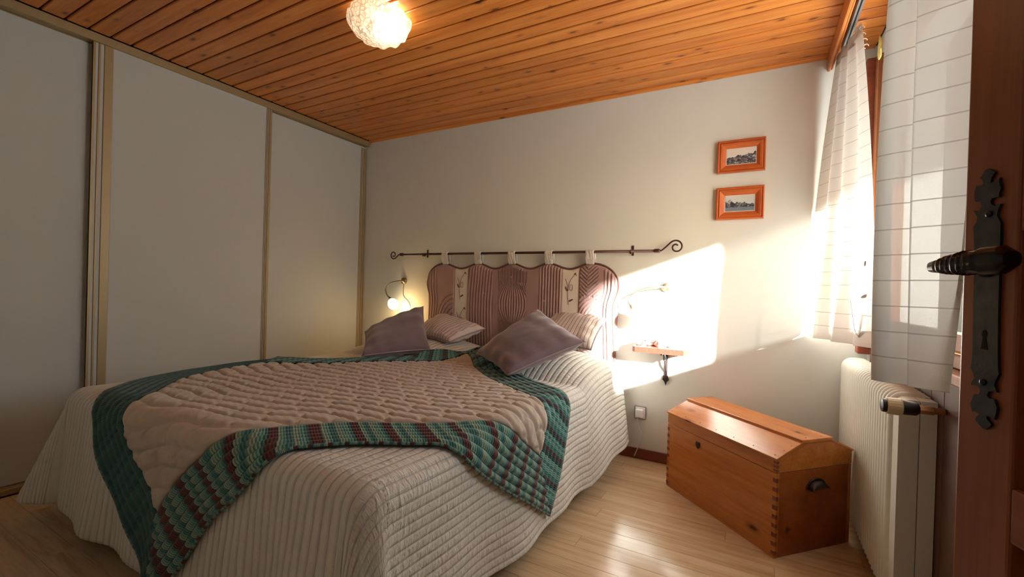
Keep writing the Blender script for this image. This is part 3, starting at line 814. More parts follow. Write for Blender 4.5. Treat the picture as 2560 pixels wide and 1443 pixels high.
def headboard():
    root = tag(empty('headboard_cushion', (1.565, -0.03, 0.9)), 'mauve and white quilted headboard cushion hung on tabs from the iron rod', 'headboard')
    cuts = [(HX0, 1.045, 'mauve_headboard', 'mauve_panel'), (1.045, 1.178, 'white_strip', 'white_strip'), (1.178, 1.975, 'mauve_headboard', 'mauve_panel'),
            (1.975, 2.105, 'white_strip', 'white_strip'), (2.105, HX1, 'mauve_headboard', 'mauve_panel')]
    zb = 0.46
    def adopt(o): o.parent = root; o.matrix_parent_inverse = Matrix.Translation(-root.location); return o
    for a, b, mat, nm in cuts:
        nx = max(12, round((b - a) / 0.0045)); nz = 110
        bm = bmesh.new(); fr = []; bk = []
        for i in range(nx + 1):
            x = a + (b - a) * i / nx; t = hb_top(x); cf = []; cb = []
            for j in range(nz + 1):
                z = zb + (t - zb) * j / nz; e = hb_edge(z)
                xx = HX0 + e + (x - HX0) * (HX1 - HX0 - 2 * e) / (HX1 - HX0) if (x < 0.95 or x > 2.25) else x
                if 0.86 < x < 0.95 or 2.25 < x < 2.30: pass
                if x < 1.045: xx = x + e * (1 - (x - HX0) / (1.045 - HX0))
                elif x > 2.105: xx = x - e * (1 - (HX1 - x) / (HX1 - 2.105))
                else: xx = x
                dist = min(t - z, xx - (HX0 + e), (HX1 - e) - xx)
                puff = 0.026 * min(1, max(0, dist) / 0.03) ** 0.5
                seam = min(abs(x - c) for c in (1.045, 1.178, 1.975, 2.105)) if nm != 'x' else 1
                rl = hb_relief(x, z) * min(1, max(0, dist) / 0.02) * min(1, seam / 0.006)
                cf.append(bm.verts.new((xx, -0.022 - puff - rl, z))); cb.append(bm.verts.new((xx, -0.02, z)))
            fr.append(cf); bk.append(cb)
        for i in range(nx):
            for j in range(nz):
                f = bm.faces.new((fr[i][j], fr[i + 1][j], fr[i + 1][j + 1], fr[i][j + 1])); f.smooth = True
            bm.faces.new((fr[i][nz], fr[i + 1][nz], bk[i + 1][nz], bk[i][nz])); bm.faces.new((fr[i][0], bk[i][0], bk[i + 1][0], fr[i + 1][0]))
            bm.faces.new((bk[i][0], bk[i][nz], bk[i + 1][nz], bk[i + 1][0]))
        for i in (0, nx):
            for j in range(nz): bm.faces.new((fr[i][j], fr[i][j + 1], bk[i][j + 1], bk[i][j]))
        o = adopt(mesh(nm, bm, mat)); 
        if nm == 'white_strip': o['label'] = 'white strip embroidered with a brown vine'
    # piping round the outline
    out = [(HX0 + hb_edge(z), z) for z in [0.46 + 0.02 * k for k in range(33)]]
    out += [(HX0 + (HX1 - HX0) * k / 160, hb_top(HX0 + (HX1 - HX0) * k / 160)) for k in range(161)]
    out += [(HX1 - hb_edge(z), z) for z in [1.10 - 0.02 * k for k in range(33)]]
    bm = bmesh.new(); tube(bm, [(x, -0.034, z) for x, z in out], 0.0072, 8); adopt(mesh('piping', bm, 'piping_brown', None, True))
    # tabs looped over the rod
    for x in (0.945, 1.265, 1.568, 1.870, 2.178):
        bm = bmesh.new(); w = 0.030
        path = [(-0.040, 1.262), (-0.060, 1.30), (-0.066, 1.335), (-0.064, 1.352), (-0.050, 1.362), (-0.034, 1.352), (-0.028, 1.33), (-0.024, 1.30), (-0.024, 1.255)]
        pp = catmull([(0, a, b) for a, b in path], 5); rows = []
        for k, p in enumerate(pp):
            rows.append([bm.verts.new((x - w + 2 * w * i / 8 + 0.004 * (k / len(pp)) , p.y - 0.0022 * math.sin(i * 2.2 + k * 0.4), p.z)) for i in range(9)])
        for r0, r1 in zip(rows, rows[1:]):
            for i in range(8): bm.faces.new((r0[i], r0[i + 1], r1[i + 1], r1[i]))
        o = adopt(mesh('tab', bm, 'tab_white', None, True)); md = o.modifiers.new('thick', 'SOLIDIFY'); md.thickness = 0.003
    for x, z in ((1.325, 1.04), (1.572, 1.165), (1.845, 1.0)):
        bm = bmesh.new(); lathe(bm, [(0, 0.007), (0.005, 0.006), (0.0085, 0.003), (0.0085, 0.0)], 14, axis_matrix((x, -0.053, z), (0, -1, 0)))
        adopt(mesh('button', bm, 'button_pale', None, True))
    # embroidered vines on the white strips
    for x0 in (1.11, 2.038):
        bm = bmesh.new(); Y = -0.0535
        for z0 in (0.72, 1.0):
            tube(bm, catmull([(x0 - 0.005 + 0.0, Y, z0 - 0.02), (x0 - 0.012, Y, z0 + 0.05), (x0 - 0.008, Y, z0 + 0.11), (x0 + 0.01, Y, z0 + 0.16), (x0 + 0.036, Y, z0 + 0.19)], 5), 0.0013, 5)
            tube(bm, catmull([(x0 - 0.008, Y, z0 + 0.08), (x0 - 0.02, Y, z0 + 0.13), (x0 - 0.034, Y, z0 + 0.16)], 5), 0.0012, 5)
            tube(bm, [(x0 + 0.012 + 0.011 * math.cos(a * 0.45), Y, z0 + 0.10 + 0.022 * math.sin(a * 0.45)) for a in range(14)], 0.0012, 5, closed=True)
            for lx, lz, an, ln in ((x0 - 0.024, z0 + 0.09, 2.1, 0.036), (x0 + 0.012, z0 + 0.012, 0.5, 0.036), (x0 + 0.038, z0 + 0.197, 0.6, 0.02), (x0 + 0.044, z0 + 0.19, 2.3, 0.018)):
                lf = [(math.cos(tt) * ln / 2, math.sin(tt) * ln * 0.17) for tt in [2 * math.pi * k / 10 for k in range(10)]]
                ca, sa = math.cos(an), math.sin(an)
                prism(bm, [(lx + p * ca - q * sa, lz + p * sa + q * ca) for p, q in lf], Y - 0.001, Y + 0.003, lambda a, b, h: (a, h, b))
        adopt(mesh('embroidery', bm, 'thread_brown'))['kind'] = 'stuff'
headboard()

# wrought iron rod that carries the headboard cushion
def rod():
    root = tag(empty('headboard_rod', (1.54, -0.05, 1.347)), 'dark iron rod with scroll ends on the wall above the bed head', 'rod')
    def adopt(o): o.parent = root; o.matrix_parent_inverse = Matrix.Translation(-root.location); return o
    Y = -0.048
    bm = bmesh.new(); tube(bm, [(0.47, Y, 1.347), (0.78, Y, 1.347)], 0.0075, 12); tube(bm, [(0.70, Y, 1.347), (2.62, Y, 1.347)], 0.0092, 12)
    adopt(mesh('pole', bm, 'rod_iron', None, True))
    def spiral(cx, cz, r0, turns, a0, sgn): return [(cx + sgn * r0 * (1 - 0.72 * k / 30) * math.cos(a0 + turns * 2 * math.pi * k / 30), Y, cz + r0 * (1 - 0.72 * k / 30) * math.sin(a0 + turns * 2 * math.pi * k / 30)) for k in range(31)]
    for sgn, ex, cx, cz, r0 in ((-1, 0.47, 0.375, 1.345, 0.037), (1, 2.62, 2.735, 1.37, 0.043)):
        bm = bmesh.new(); sp = spiral(cx, cz, r0, 1.25, -0.9 if sgn < 0 else 2.2, 1 if sgn > 0 else -1)
        if sgn < 0: sp = [(cx + r0 * (1 - 0.72 * k / 30) * math.cos(-0.85 - 1.25 * 2 * math.pi * k / 30), Y, cz + r0 * (1 - 0.72 * k / 30) * math.sin(-0.85 - 1.25 * 2 * math.pi * k / 30)) for k in range(31)]
        else: sp = [(cx + r0 * (1 - 0.72 * k / 30) * math.cos(2.3 - 1.25 * 2 * math.pi * k / 30), Y, cz + r0 * (1 - 0.72 * k / 30) * math.sin(2.3 - 1.25 * 2 * math.pi * k / 30)) for k in range(31)]
        lead = catmull([(ex, Y, 1.347), (ex + sgn * 0.03, Y, 1.347 + (0 if sgn < 0 else 0.004)), sp[0], sp[2]], 6)
        tube(bm, lead[:-6] + sp, 0.0052, 8); adopt(mesh('finial', bm, 'rod_iron', None, True))
        bm = bmesh.new(); lathe(bm, [(0.009, -0.02), (0.0135, -0.014), (0.0135, 0.012), (0.009, 0.02)], 14, axis_matrix((ex, Y, 1.347), (1, 0, 0))); adopt(mesh('collar', bm, 'rod_iron', None, True))
    for x in (0.72, 2.456):
        bm = bmesh.new(); box(bm, x - 0.007, x + 0.007, -0.006, -0.0005, 1.322, 1.388, 0.001)
        tube(bm, catmull([(x, -0.004, 1.35), (x, -0.022, 1.343), (x, -0.040, 1.334), (x, -0.056, 1.336), (x, -0.06, 1.348)], 5), 0.0045, 8)
        box(bm, x - 0.006, x + 0.006, -0.062, -0.036, 1.330, 1.339); adopt(mesh('bracket', bm, 'rod_iron'))
rod()

# ------------------------------------------------------------------ wall lamps
def wall_lamp(x, arm, lit, label, cordpts=None):
    z = 1.12
    root = tag(empty('wall_lamp', (x, 0, z)), label, 'lamp')
    def adopt(o): o.parent = root; o.matrix_parent_inverse = Matrix.Translation(-root.location); return o
    bm = bmesh.new(); lathe(bm, [(0.029, 0.0005), (0.029, 0.012), (0.024, 0.018), (0.010, 0.022), (0.008, 0.03), (0, 0.031)], 24, axis_matrix((x, 0, z), (0, -1, 0)))
    adopt(mesh('wall_mount', bm, 'nickel', None, True))
    pts = catmull([(x + a, b, z + c) for a, b, c in arm], 7)
    bm = bmesh.new(); tube(bm, pts, 0.0055, 8)
    for k in range(2, len(pts) - 1, 1): pass
    adopt(mesh('flexible_arm', bm, 'nickel', None, True))
    e = Vector(pts[-1]); d = (e - Vector(pts[-4])).normalized(); d = (d * 0.5 + Vector((0.55, -0.15, -0.7))).normalized()
    M = axis_matrix(e, d)
    bm = bmesh.new(); lathe(bm, [(0.007, -0.02), (0.012, 0.0), (0.017, 0.016)], 16, M); sh_s = adopt(mesh('socket', bm, 'nickel', None, True))
    bm = bmesh.new(); lathe(bm, [(0.016, 0.012), (0.033, 0.03), (0.043, 0.054), (0.044, 0.072), (0.038, 0.092), (0.026, 0.108), (0.0245, 0.106), (0.036, 0.09), (0.042, 0.072), (0.041, 0.055), (0.031, 0.032), (0.014, 0.015)], 24, M, cap=False)
    adopt(mesh('shade', bm, 'lit_shade' if lit else 'opal_shade', None, True))
    if cordpts:
        bm = bmesh.new(); tube(bm, catmull(cordpts, 6), 0.0022, 6); adopt(mesh('cord', bm, 'nickel', None, True))
    if lit:
        l = bpy.data.lights.new('lamp_light', 'POINT'); l.energy = 2.8; l.color = (1.0, 0.58, 0.20); l.shadow_soft_size = 0.03
        lo = bpy.data.objects.new('lamp_light', l); COL.objects.link(lo); lo.location = M @ Vector((0, 0, 0.125)); lo.parent = root; lo.matrix_parent_inverse = Matrix.Translation(-root.location)
ARM = [(0, -0.028, 0), (-0.05, -0.045, -0.005), (-0.11, -0.062, -0.025), (-0.142, -0.075, -0.075), (-0.115, -0.088, -0.125), (-0.062, -0.10, -0.158)]
wall_lamp(0.464, ARM, True, 'lit swan neck wall lamp with white glass shade beside the wardrobe',
          [(0.464, -0.006, 1.095), (0.458, -0.004, 1.03), (0.465, -0.004, 0.985), (0.53, -0.004, 0.93), (0.56, -0.006, 0.84)])
wall_lamp(2.675, [(0, -0.028, 0), (-0.06, -0.05, 0.0), (-0.14, -0.065, -0.02), (-0.20, -0.08, -0.06), (-0.215, -0.09, -0.10), (-0.19, -0.10, -0.135)], False,
          'unlit swan neck wall lamp above the wall shelf, washed out by sun')

# ------------------------------------------------------------------ pictures
def picture(x0, x1, z0, z1, mat, label):
    cx, cz = (x0 + x1) / 2, (z0 + z1) / 2; w, h = (x1 - x0) / 2, (z1 - z0) / 2
    root = tag(empty('picture_frame', (cx, -0.002, cz)), label, 'picture', 'small framed landscape photographs')
    prof = [(0.0, 0.0), (0.0, 0.022), (0.006, 0.025), (0.012, 0.019), (0.018, 0.024), (0.028, 0.021), (0.040, 0.012), (0.046, 0.009), (0.046, 0.0)]
    corners = [(-w, -h), (w, -h), (w, h), (-w, h)]
    for i in range(4):
        a, b = Vector(corners[i]), Vector(corners[(i + 1) % 4]); bm = bmesh.new(); R0, R1 = [], []
        for d, t in prof:
            def ins(c): return (c[0] - math.copysign(d, c[0]), -t, c[1] - math.copysign(d, c[1]))
            R0.append(bm.verts.new(ins(a))); R1.append(bm.verts.new(ins(b)))
        n = len(prof)
        for k in range(n): bm.faces.new((R0[k], R0[(k + 1) % n], R1[(k + 1) % n], R1[k]))
        bm.faces.new(R0); bm.faces.new(R1)
        mesh('frame_rail', bm, 'frame_wood' if i % 2 == 0 else 'frame_wood_v', root)
    newbox('mount', (-w + 0.042, w - 0.042, -0.007, -0.002, -h + 0.042, h - 0.042), 'paper_white', root)
    newbox('photograph', (-w + 0.050, w - 0.050, -0.0085, -0.004, -h + 0.050, h - 0.050), mat, root)
picture(2.952, 3.205, 1.808, 1.998, 'photo_village', 'upper small wooden frame with an old photograph of a hillside village')
picture(2.952, 3.205, 1.530, 1.720, 'photo_lake', 'lower small wooden frame with a bluish photograph of a valley')

# ------------------------------------------------------------------ wall shelf, ornament, bracket, socket
sh = tag(empty('wall_shelf', (2.69, 0, 0.72)), 'small red brown wooden wall shelf on an iron bracket right of the bed', 'shelf')
bm = bmesh.new(); poly = [(-0.17, -0.001), (-0.17, -0.19), (-0.15, -0.215), (0.13, -0.215), (0.155, -0.19), (0.155, -0.001)]
prism(bm, poly, 0.0, 0.032, lambda a, b, h: (a, b, h)); mesh('board', bm, 'shelf_wood', sh)
bm = bmesh.new(); box(bm, -0.008, 0.008, -0.008, -0.0005, -0.20, -0.001, 0.001)
tube(bm, catmull([(0, -0.18, -0.006), (0, -0.10, -0.012), (0, -0.045, -0.04), (0, -0.03, -0.09), (0, -0.01, -0.13)], 6), 0.006, 8)
tube(bm, catmull([(0, -0.10, -0.02), (0, -0.085, -0.05), (0, -0.06, -0.055), (0, -0.055, -0.035)], 6), 0.005, 8)
prism(bm, [(-0.012, -0.16), (-0.02, -0.185), (-0.006, -0.20), (0.0, -0.222), (0.008, -0.20), (0.02, -0.188), (0.012, -0.16)], -0.012, -0.001, lambda a, b, h: (a, h, b))
mesh('bracket', bm, 'iron', sh)
bm = bmesh.new()
for a, b, r, hh in ((-0.10, 0.0, 0.040, 0.030), (-0.04, 0.01, 0.035, 0.045), (0.02, -0.01, 0.040, 0.038), (0.08, 0.005, 0.034, 0.028), (-0.01, 0.03, 0.028, 0.055)):
    for k in range(1):
        M = Matrix.Translation((2.65 + a, -0.10 + b, 0.752)) @ Matrix.Rotation(a * 9, 4, 'Z')
        lathe(bm, [(r * 0.7, 0), (r, hh * 0.3), (r * 0.85, hh * 0.7), (r * 0.4, hh), (0, hh * 1.05)], 9, M)
for a in range(6): tube(bm, catmull([(2.65, -0.10, 0.78), (2.65 + 0.06 * math.cos(a), -0.10 + 0.05 * math.sin(a), 0.79), (2.65 + 0.11 * math.cos(a), -0.10 + 0.07 * math.sin(a), 0.765)], 4), [0.012] * 4 + [0.010, 0.009, 0.007, 0.005, 0.003], 6)
tag(mesh('ornament', bm, 'ornament_pink', None, True), 'pale pink ornament lying on the small wall shelf', 'ornament')
so = tag(empty('wall_socket', (2.54, 0, 0.30)), 'white wall socket with dark rim and plug between bed and chest', 'socket')
newbox('rim', (-0.040, 0.036, -0.010, -0.0005, -0.042, 0.042), 'grey_plastic', so, 0.004, 2)
newbox('plate', (-0.034, 0.030, -0.016, -0.009, -0.036, 0.036), 'white_plastic', so, 0.003, 2)
newbox('plug', (-0.026, 0.020, -0.045, -0.014, -0.026, 0.026), 'white_plastic', so, 0.006, 2)
bm = bmesh.new(); tube(bm, catmull([(-0.012, -0.03, -0.026), (-0.008, -0.03, -0.08), (0.016, -0.024, -0.14), (-0.006, -0.02, -0.22), (-0.03, -0.018, -0.285)], 7), 0.003, 6); mesh('cord', bm, 'white_plastic', so, True)

# ------------------------------------------------------------------ wooden chest
def chest():
    ang = math.atan2(-0.48, 0.514)
    root = tag(empty('wooden_chest', (2.763, -0.312, 0), ang), 'old orange pine chest with sloped lid standing across the corner by the radiator', 'chest')
    L, D, HB, HL, HR = 0.7035, 0.435, 0.350, 0.408, 0.470; W = 0.018
    bm = bmesh.new(); box(bm, 0, L, 0, W, 0.0, HB, 0.0015); mesh('front_board', bm, 'pine_chest', root)
    bm = bmesh.new(); box(bm, 0, L, D - W, D, 0.0, HB, 0.0015); mesh('back_board', bm, 'pine_chest', root)
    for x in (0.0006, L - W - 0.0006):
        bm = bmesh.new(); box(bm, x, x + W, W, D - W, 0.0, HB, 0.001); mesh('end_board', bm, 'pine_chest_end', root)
    bm = bmesh.new(); box(bm, W, L - W, W, D - W, 0.004, 0.02); mesh('bottom_board', bm, 'pine_chest', root)
    # lid: gabled ends, two slopes and a flat ridge board
    lid = empty('lid', (0, 0, 0)); lid.parent = root
    bm = bmesh.new()
    prof = [(0, HB + 0.003), (D, HB + 0.003), (D, HL), (0.298, HR - 0.006), (0.137, HR - 0.006), (0, HL)]
    A = [bm.verts.new((0, y, z)) for y, z in prof]; B = [bm.verts.new((L, y, z)) for y, z in prof]
    for i in range(6): bm.faces.new((A[i], A[(i + 1) % 6], B[(i + 1) % 6], B[i]))
    bm.faces.new(A); bm.faces.new(B); mesh('lid_box', bm, 'pine_chest', lid)
    def slab(name, p, q, t, ov, oy):
        (y0, z0), (y1, z1) = p, q; d = Vector((0, y1 - y0, z1 - z0)).normalized(); nn = Vector((0, -d.z, d.y))
        if nn.z < 0: nn = -nn
        bm = bmesh.new(); a = Vector((0, y0, z0)) - d * oy; b = Vector((0, y1, z1))
        pts = [a, b, b + nn * t, a + nn * t]
        V0 = [bm.verts.new((-ov, v.y, v.z)) for v in pts]; V1 = [bm.verts.new((L + ov, v.y, v.z)) for v in pts]
        for i in range(4): bm.faces.new((V0[i], V0[(i + 1) % 4], V1[(i + 1) % 4], V1[i]))
        bm.faces.new(V0); bm.faces.new(V1)
        bmesh.ops.bevel(bm, geom=list(bm.edges), offset=0.0015, segments=1, affect='EDGES'); mesh(name, bm, 'pine_chest', lid)
    slab('slope_board', (0, HL), (0.137, HR - 0.006), 0.009, 0.004, 0.006); slab('slope_board', (D, HL), (0.298, HR - 0.006), 0.009, 0.004, 0.006)
    bm = bmesh.new(); box(bm, -0.008, L + 0.008, 0.128, 0.306, HR - 0.003, HR + 0.012, 0.003, 2); mesh('ridge_board', bm, 'pine_chest', lid)
    # dovetails at the front corners
    for x in (0.0, L):
        for k in range(9):
            z = 0.012 + k * 0.0375
            newbox('dovetail', (x - 0.0008 if x == 0 else x - W, x + W if x == 0 else x + 0.0008, -0.0006, 0.010, z, z + 0.017), 'base_wood', root)
    for z0, zz in ((HB + 0.006, 3),):
        for x in (L,):
            for k in range(zz): newbox('dovetail', (x - W, x + 0.0008, -0.0006, 0.010, HB + 0.008 + k * 0.017, HB + 0.016 + k * 0.017), 'base_wood', lid)
    # lock plate
    bm = bmesh.new(); prism(bm, [(0.0, -0.022), (0.012, -0.012), (0.016, 0.004), (0.010, 0.014), (0.0, 0.010), (-0.010, 0.014), (-0.016, 0.004), (-0.012, -0.012)], 0.0005, -0.004, lambda a, b, h: (0.243 + a, h, 0.312 + b)); mesh('lock_plate', bm, 'iron', root)
    bm = bmesh.new(); prism(bm, [(0.003 * math.cos(k), 0.0045 * math.sin(k)) for k in [2 * math.pi * i / 10 for i in range(10)]], -0.003, -0.0048, lambda a, b, h: (0.243 + a, h, 0.314 + b)); mesh('keyhole', bm, 'hole_black', root)
    # iron cup handles on the ends
    for x, sg in ((L, 1), (0, -1)):
        bm = bmesh.new(); n = 12; m = 7
        cy, cz = 0.222, 0.268; rows = []
        for i in range(m + 1):
            f = math.pi / 2 * i / m; rows.append([bm.verts.new((x + sg * (0.030 * math.cos(f) + 0.0005), cy + 0.050 * math.cos(math.pi * k / n), cz + 0.034 * math.sin(math.pi * k / n) * (0.25 + 0.75 * math.sin(f)) )) for k in range(n + 1)])
        for r0, r1 in zip(rows, rows[1:]):
            for k in range(n): bm.faces.new((r0[k], r0[k + 1], r1[k + 1], r1[k]))
        tube(bm, [(x + sg * 0.002, cy + 0.054 * math.cos(math.pi * k / 16), cz + 0.038 * math.sin(math.pi * k / 16)) for k in range(17)], 0.004, 6)
        o = mesh('handle', bm, 'iron', root, True)
    # nail heads on the lid
    bm = bmesh.new()
    for k in range(7):
        x = 0.02 + k * (L - 0.04) / 6
        lathe(bm, [(0.0028, 0.0), (0.0024, 0.0012), (0, 0.0015)], 8, axis_matrix((x, 0.010, HL + 0.0135), (0, -0.4, 0.9)))
    for yv in (0.05, 0.09, 0.17, 0.26):
        zz = HL + (HR - 0.006 - HL) * min(1, yv / 0.137) + 0.009 if yv < 0.137 else HR + 0.012
        for x in (0.012, L - 0.012): lathe(bm, [(0.0028, 0.0), (0.0024, 0.0012), (0, 0.0015)], 8, Matrix.Translation((x, yv, zz)))
    mesh('nail_heads', bm, 'iron', lid)['kind'] = 'stuff'
chest()

# ------------------------------------------------------------------ radiator with thermostat valve
def radiator():
    X0, X1, Y0, Y1, Z0, Z1 = 3.595, 3.688, -1.07, -0.05, 0.09, 0.765
    root = tag(empty('radiator', (3.64, -0.56, Z0)), 'cream ribbed steel radiator under the window', 'radiator')
    def adopt(o): o.parent = root; o.matrix_parent_inverse = Matrix.Translation(-root.location); return o
    # rib front: wave along y swept over a path front-bottom -> front-top -> over the top -> back
    path = [(X0, Z0)]
    path += [(X0, Z1 - 0.035)] + [(X0 + 0.035 * (1 - math.cos(a)), Z1 - 0.035 + 0.035 * math.sin(a)) for a in [math.pi / 2 * k / 6 for k in range(1, 7)]] + [(X1 - 0.012, Z1)]
    nrm = [(-1, 0), (-1, 0)] + [(-math.cos(a), math.sin(a)) for a in [math.pi / 2 * k / 6 for k in range(1, 7)]] + [(0, 1)]
    pitch = 0.0365; nr = 26; ysub = 8; bm = bmesh.new(); rows = []
    for (px, pz), (nx, nz) in zip(path, nrm):
        rw = []
        for k in range(nr * ysub + 1):
            y = Y1 - 0.008 - k * pitch / ysub; h = 0.013 * abs(math.sin(math.pi * k / ysub)) ** 0.8
            rw.append(bm.verts.new((px + nx * h, y, pz + nz * h)))
        rows.append(rw)
    for r0, r1 in zip(rows, rows[1:]):
        for a, b, c, d in zip(r0, r0[1:], r1[1:], r1): f = bm.faces.new((a, b, c, d)); f.smooth = True
    adopt(mesh('ribbed_front', bm, 'radiator_white'))
    ye = Y1 - 0.008 - nr * pitch
    # end caps: front half and rear half with a seam
    def cap(ya, yb, xa, xb, rnd):
        bm = bmesh.new()
        pts = [(xa, Z0)] + ([(xa, Z1 - 0.03)] + [(xa + 0.03 * (1 - math.cos(a)), Z1 - 0.03 + 0.03 * math.sin(a)) for a in [math.pi / 2 * k / 5 for k in range(1, 6)]] if rnd else [(xa, Z1)]) + [(xb, Z1), (xb, Z0)]
        prism(bm, pts, ya, yb, lambda a, b, h: (a, h, b)); return bm
    adopt(mesh('end_cap', cap(ye, Y0, X0, X0 + 0.050, True), 'radiator_white'))
    adopt(mesh('end_cap', cap(ye, Y0 - 0.001, X0 + 0.053, X1, False), 'radiator_white'))
    adopt(mesh('end_cap', cap(Y1 - 0.008, Y1, X0, X1 - 0.002, True), 'radiator_white'))
    bm = bmesh.new(); box(bm, X1 - 0.010, X1, ye, Y1 - 0.008, Z0, Z1 + 0.004, 0.001); adopt(mesh('back_panel', bm, 'radiator_white'))
    bm = bmesh.new(); box(bm, X0 + 0.004, X1 - 0.012, ye, Y1 - 0.01, Z0 + 0.002, Z0 + 0.012); box(bm, X0 + 0.05, X0 + 0.056, ye + 0.001, Y0 + 0.002, Z0, Z1 - 0.004); adopt(mesh('core', bm, 'grey_plastic'))
    # valve and pipe at the near end
    v = tag(empty('thermostat_valve', (3.58, -1.135, 0.752)), 'cream and black thermostat valve with copper pipe at the near end of the radiator', 'valve')
    def ad2(nm, b, m): o = mesh(nm, b, m, None, True); o.parent = v; o.matrix_parent_inverse = Matrix.Translation(-v.location); return tsmooth(o, 35)
    M = axis_matrix((3.535, -1.135, 0.752), (1, 0, 0))
    bm = bmesh.new(); lathe(bm, [(0, 0.0), (0.014, 0.0), (0.0205, 0.003), (0.0215, 0.012), (0.021, 0.014)], 24, M); ad2('end_cap', bm, 'black_plastic')
    bm = bmesh.new(); n = 36
    rings = []
    for z, r in ((0.014, 0.0225), (0.016, 0.0245), (0.048, 0.0255), (0.052, 0.022)):
        rings.append([bm.verts.new(M @ Vector(((r + (0.0012 if k % 2 else 0)) * math.cos(2 * math.pi * k / n), (r + (0.0012 if k % 2 else 0)) * math.sin(2 * math.pi * k / n), z))) for k in range(n)])
    for A, B in zip(rings, rings[1:]):
        for k in range(n): bm.faces.new((A[k], A[(k + 1) % n], B[(k + 1) % n], B[k]))
    bm.faces.new(rings[0][::-1]); bm.faces.new(rings[-1]); ad2('dial', bm, 'cream_plastic')
    bm = bmesh.new(); lathe(bm, [(0.021, 0.052), (0.0225, 0.056), (0.021, 0.085), (0.015, 0.092), (0.012, 0.093)], 20, M); ad2('collar', bm, 'black_plastic')
    bm = bmesh.new(); lathe(bm, [(0.0125, 0.093), (0.014, 0.096), (0.014, 0.125), (0.010, 0.128)], 6, M); lathe(bm, [(0.010, 0.126), (0.010, 0.15)], 14, M); ad2('valve_body', bm, 'brass')
    bm = bmesh.new(); tube(bm, catmull([(3.66, -1.135, 0.752), (3.69, -1.135, 0.752), (3.72, -1.135, 0.75)], 6), 0.0075, 10); ad2('pipe', bm, 'rod_iron')
radiator()

# ------------------------------------------------------------------ curtain rail, valance, curtains
va = tag(empty('valance_board', (3.495, -1.4, 2.36)), 'routed pine valance board hanging under the ceiling along the window', 'valance')
bm = bmesh.new(); prof = [(3.486, 2.398), (3.486, 2.322), (3.489, 2.316), (3.495, 2.314), (3.500, 2.319), (3.503, 2.326), (3.506, 2.322), (3.511, 2.326), (3.512, 2.398)]
A = [bm.verts.new((x, -0.003, z)) for x, z in prof]; B = [bm.verts.new((x, -2.9, z)) for x, z in prof]
for i in range(len(prof)): bm.faces.new((A[i], A[(i + 1) % len(prof)], B[(i + 1) % len(prof)], B[i]))
bm.faces.new(A); bm.faces.new(B)
o = mesh('board', bm, 'pine_valance'); o.parent = va; o.matrix_parent_inverse = Matrix.Translation(-va.location)
ra = tag(empty('curtain_rail', (3.545, -1.2, 2.37)), 'grey aluminium curtain rail behind the valance board', 'rail')
bm = bmesh.new(); box(bm, 3.532, 3.541, -2.4, -0.10, 2.362, 2.397, 0.001); box(bm, 3.547, 3.556, -2.4, -0.10, 2.362, 2.397, 0.001)
o = mesh('profile', bm, 'aluminium'); o.parent = ra; o.matrix_parent_inverse = Matrix.Translation(-ra.location)
bm = bmesh.new(); box(bm, 3.541, 3.547, -2.4, -0.10, 2.376, 2.397); o = mesh('slot', bm, 'dark_slot'); o.parent = ra; o.matrix_parent_inverse = Matrix.Translation(-ra.location)

